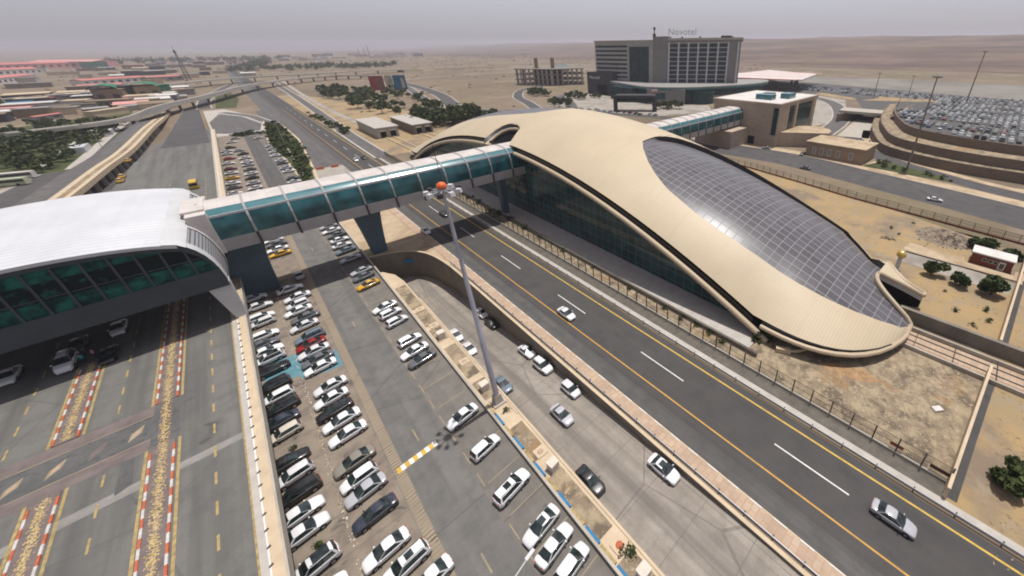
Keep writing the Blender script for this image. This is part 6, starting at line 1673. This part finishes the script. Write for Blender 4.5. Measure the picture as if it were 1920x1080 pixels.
for r in range(34):
    x = 214 + 5.4*r*(1 if r % 2 else 1.0)
    for k in range(46):
        y = -30 + 2.75*k
        if y > 47 or (x > 285 and y > 38) or x < t3x(y) + 3.5 or x > t3x(y) + 122: continue
        if r % 4 == 3 or rr.random() < .10: continue
        if 14 < y < 34 and 235 + (y-14)*1.2 < x < 262: continue
        spots.append((x + rr.uniform(-.4, .4), y + rr.uniform(-.25, .25), 10.32))
spots.sort(key=lambda p: p[0] + abs(p[1]-10)*.2)
cols = ['white']*11 + ['silver']*4 + ['grey']*4 + ['black']*3 + ['navy', 'slate', 'blue', 'red', 'maroon', 'cream', 'yellow']
for i, (x, y, z) in enumerate(spots[:140]):
    c = rr.choice(cols); o = bpy.data.objects.new('parked_car', TM[rr.choice(('sedan', 'sedan', 'suv'))]); COL.objects.link(o)
    o.location = (x, y, z); o.rotation_euler.z = rr.choice((0, pi)) + rr.uniform(-.06, .06); o.color = (*PAINT[c], 1)
    tag(o, '%s car among the packed rows of the hillside car park' % c, 'car', '%s cars packed in the hillside car park' % c)
b = MB(); mats = [M['farglass']]; CI = {}
for c in ('white', 'silver', 'grey', 'black', 'slate'):
    CI[c] = len(mats); mats.append(plain('distant_%s_paint' % c, PAINT[c], .1, 2, .35, .5))
def put(x, y, z, a, c):
    d = ((-.12, 0, .3, 4.4, 1.75, .65), )
    b.box((x, y, z + .25), (4.4, 1.75, .7), CI[c], rot=a, top=(.96, .94)); b.box((x - .2*cos(a), y - .2*sin(a), z + .95), (2.7, 1.5, .48), 0, rot=a, top=(.6, .8)); b.box((x - .2*cos(a), y - .2*sin(a), z + 1.43), (1.5, 1.18, .03), CI[c], rot=a)
cc = ['white']*6 + ['silver']*2 + ['grey']*2 + ['black', 'slate']
for x, y, z in spots[140:]: put(x, y, z, rr.choice((0, pi)), rr.choice(cc))
for r in range(8):
    for k in range(95):
        x = 445 + 6*r; y = -70 + 3*k
        if r % 3 == 2 or rr.random() < .28: continue
        if x > 452 + (y+70)*.28 + 30 or y > 205: continue
        put(x + rr.uniform(-.5, .5) + max(0, y - 60)*.12, y, .06, rr.uniform(-.08, .08), rr.choice(cc))
b.build('distant_cars', mats, kind='stuff')
for i in range(14):    # parked along the hotel and terminal building forecourts
    x, y = 200 + 6*rr.random() + i*1.2, 262 - 5.5*i
    o = bpy.data.objects.new('parked_car', TM['sedan']); COL.objects.link(o); c = rr.choice(cols); o.location = (x, y, .06); o.rotation_euler.z = rr.uniform(-.4, .2); o.color = (*PAINT[c], 1)
    tag(o, '%s car standing in the hotel forecourt' % c, 'car', '%s cars in the hotel forecourt' % c)
# people by the white van under the terminal
def person(x, y, z, rz, shirt, trouser, label):
    t = empty('person', (x, y, z), rz, label=label, cat='person')
    P = {'pel': (0, 0, .92), 'wai': (0, 0, 1.08), 'che': (0, .01, 1.32), 'nek': (0, .01, 1.48), 'hed': (0, .03, 1.63), 'top': (0, .02, 1.74),
         'hl': (-.09, 0, .88), 'kl': (-.1, .04, .48), 'al': (-.1, -.02, .07), 'tl': (-.1, .13, .04), 'hr': (.09, 0, .88), 'kr': (.11, .02, .48), 'ar': (.12, -.06, .07), 'tr': (.13, .09, .04),
         'sl': (-.19, .0, 1.40), 'el': (-.24, .02, 1.12), 'wl': (-.23, .14, .9), 'pl': (-.22, .2, .83), 'sr': (.19, 0, 1.40), 'er': (.25, .04, 1.12), 'wr': (.2, .2, .96), 'pr': (.18, .27, .92)}
    R = {'pel': .145, 'wai': .125, 'che': .15, 'nek': .06, 'hed': .105, 'top': .08, 'hl': .095, 'kl': .06, 'al': .045, 'tl': .04, 'hr': .095, 'kr': .06, 'ar': .045, 'tr': .04, 'sl': .065, 'el': .045, 'wl': .034, 'pl': .035, 'sr': .065, 'er': .045, 'wr': .034, 'pr': .035}
    E_ = ['pel wai', 'wai che', 'che nek', 'nek hed', 'hed top', 'pel hl', 'hl kl', 'kl al', 'al tl', 'pel hr', 'hr kr', 'kr ar', 'ar tr', 'che sl', 'sl el', 'el wl', 'wl pl', 'che sr', 'sr er', 'er wr', 'wr pr']
    ks = list(P); me = bpy.data.meshes.new('body'); me.from_pydata([P[k] for k in ks], [tuple(ks.index(q) for q in e.split()) for e in E_], [])
    o = bpy.data.objects.new('body', me); COL.objects.link(o); o.parent = t
    sk = o.modifiers.new('skin', 'SKIN'); o.modifiers.new('sub', 'SUBSURF').render_levels = 1
    for i, k in enumerate(ks): me.skin_vertices[0].data[i].radius = (R[k], R[k])
    me.skin_vertices[0].data[0].use_root = True
    m = NT('clothes_' + shirt); Pz = m.sep(m.pos(obj=True)); c1 = {'teal': (.03, .28, .27), 'pink': (.6, .3, .36)}[shirt]
    f1 = m.math('GREATER_THAN', Pz[2], .9); f2 = m.math('GREATER_THAN', Pz[2], 1.47)
    o.data.materials.append(m.done(m.mix(f2, m.mix(f1, trouser, c1), (.36, .2, .14)), .8))
    b = MB(); b.lathe((0, .01, 1.62), [(.118, .0), (.122, .06), (.1, .13), (.05, .17), (0, .18)], 12); b.build('hair', M['black'], t)
person(-28.6, 91.0, DZ + .02, .4, 'teal', (.03, .03, .05), 'person in a teal top beside the white van in the terminal shade')
person(-27.6, 91.6, DZ + .02, 2.0, 'pink', (.03, .03, .04), 'person in a pink top standing right of the one in teal')
# ------------------------------------------------------------------ camera, sun, sky, air
f, cx, cy, pitch, roll, yaw = 695.7385, 1194.4089, 440.5968, .4744, .0105, .8052
cp, sp = cos(pitch), sin(pitch)
F = Vector((sin(yaw)*cp, cos(yaw)*cp, -sp)); R = Vector((cos(yaw), -sin(yaw), 0)); D = F.cross(R)
R2 = R*cos(roll) + D*sin(roll); D2 = D*cos(roll) - R*sin(roll)
cam = bpy.data.cameras.new('camera'); co = bpy.data.objects.new('camera', cam); COL.objects.link(co)
mt = Matrix((R2, -D2, -F)).transposed().to_4x4(); mt.translation = Vector((0, 0, 48)); co.matrix_world = mt
cam.sensor_width = 36; cam.lens = f/1920*36
cam.shift_x = (960 - cx)/1920; cam.shift_y = (cy - 540)/1920
cam.clip_end = 40000; cam.clip_start = .5
SC.camera = co
EL, AZ = radians(77.6), radians(.4)       # AZ measured from +X towards +Y
sd = Vector((cos(EL)*cos(AZ), cos(EL)*sin(AZ), sin(EL)))
su = bpy.data.lights.new('sun', 'SUN'); su.energy = 4.3; su.angle = radians(.55); su.color = (1, .965, .915)
so_ = bpy.data.objects.new('sun', su); COL.objects.link(so_); so_.rotation_euler = sd.to_track_quat('Z', 'Y').to_euler()
w = bpy.data.worlds.new('World'); SC.world = w; w.use_nodes = True
nt = w.node_tree; bg = nt.nodes['Background']; sk = nt.nodes.new('ShaderNodeTexSky'); sk.sky_type = 'NISHITA'; sk.sun_disc = False
sk.sun_elevation = EL; sk.sun_rotation = pi/2 - AZ; sk.air_density = 1.0; sk.dust_density = 4.0; sk.ozone_density = 1.0; sk.altitude = 1000
hs = nt.nodes.new('ShaderNodeHueSaturation'); hs.inputs['Saturation'].default_value = .30
nt.links.new(sk.outputs[0], hs.inputs['Color']); tn = nt.nodes.new('ShaderNodeMix'); tn.data_type = 'RGBA'; tn.blend_type = 'MULTIPLY'; tn.inputs['Factor'].default_value = 1; tn.inputs[7].default_value = (1.02, .985, 1.065, 1)
nt.links.new(hs.outputs[0], tn.inputs[6]); nt.links.new(tn.outputs[2], bg.inputs['Color']); bg.inputs['Strength'].default_value = .116
SC.view_settings.view_transform = 'Standard'; SC.view_settings.look = 'None'; SC.view_settings.exposure = 0; SC.view_settings.gamma = 1
HAZE = 0.00017
if HAZE:
    b = MB(); b.box((0, 0, -12), (25000, 25000, 190)); o = b.build('haze', [], kind='stuff')
    m = bpy.data.materials.new('haze_air'); m.use_nodes = True; n = m.node_tree; n.nodes.remove(n.nodes['Principled BSDF'])
    v = n.nodes.new('ShaderNodeVolumePrincipled'); v.inputs['Color'].default_value = (.90, .86, .92, 1); v.inputs['Density'].default_value = HAZE; v.inputs['Anisotropy'].default_value = .2
    n.links.new(v.outputs[0], n.nodes['Material Output'].inputs['Volume']); o.data.materials.append(m)
SC.cycles.max_bounces = 6; SC.cycles.diffuse_bounces = 3; SC.cycles.glossy_bounces = 3; SC.cycles.volume_bounces = 0
SC.cycles.use_denoising = True
SC.cycles.filter_width = 1.9
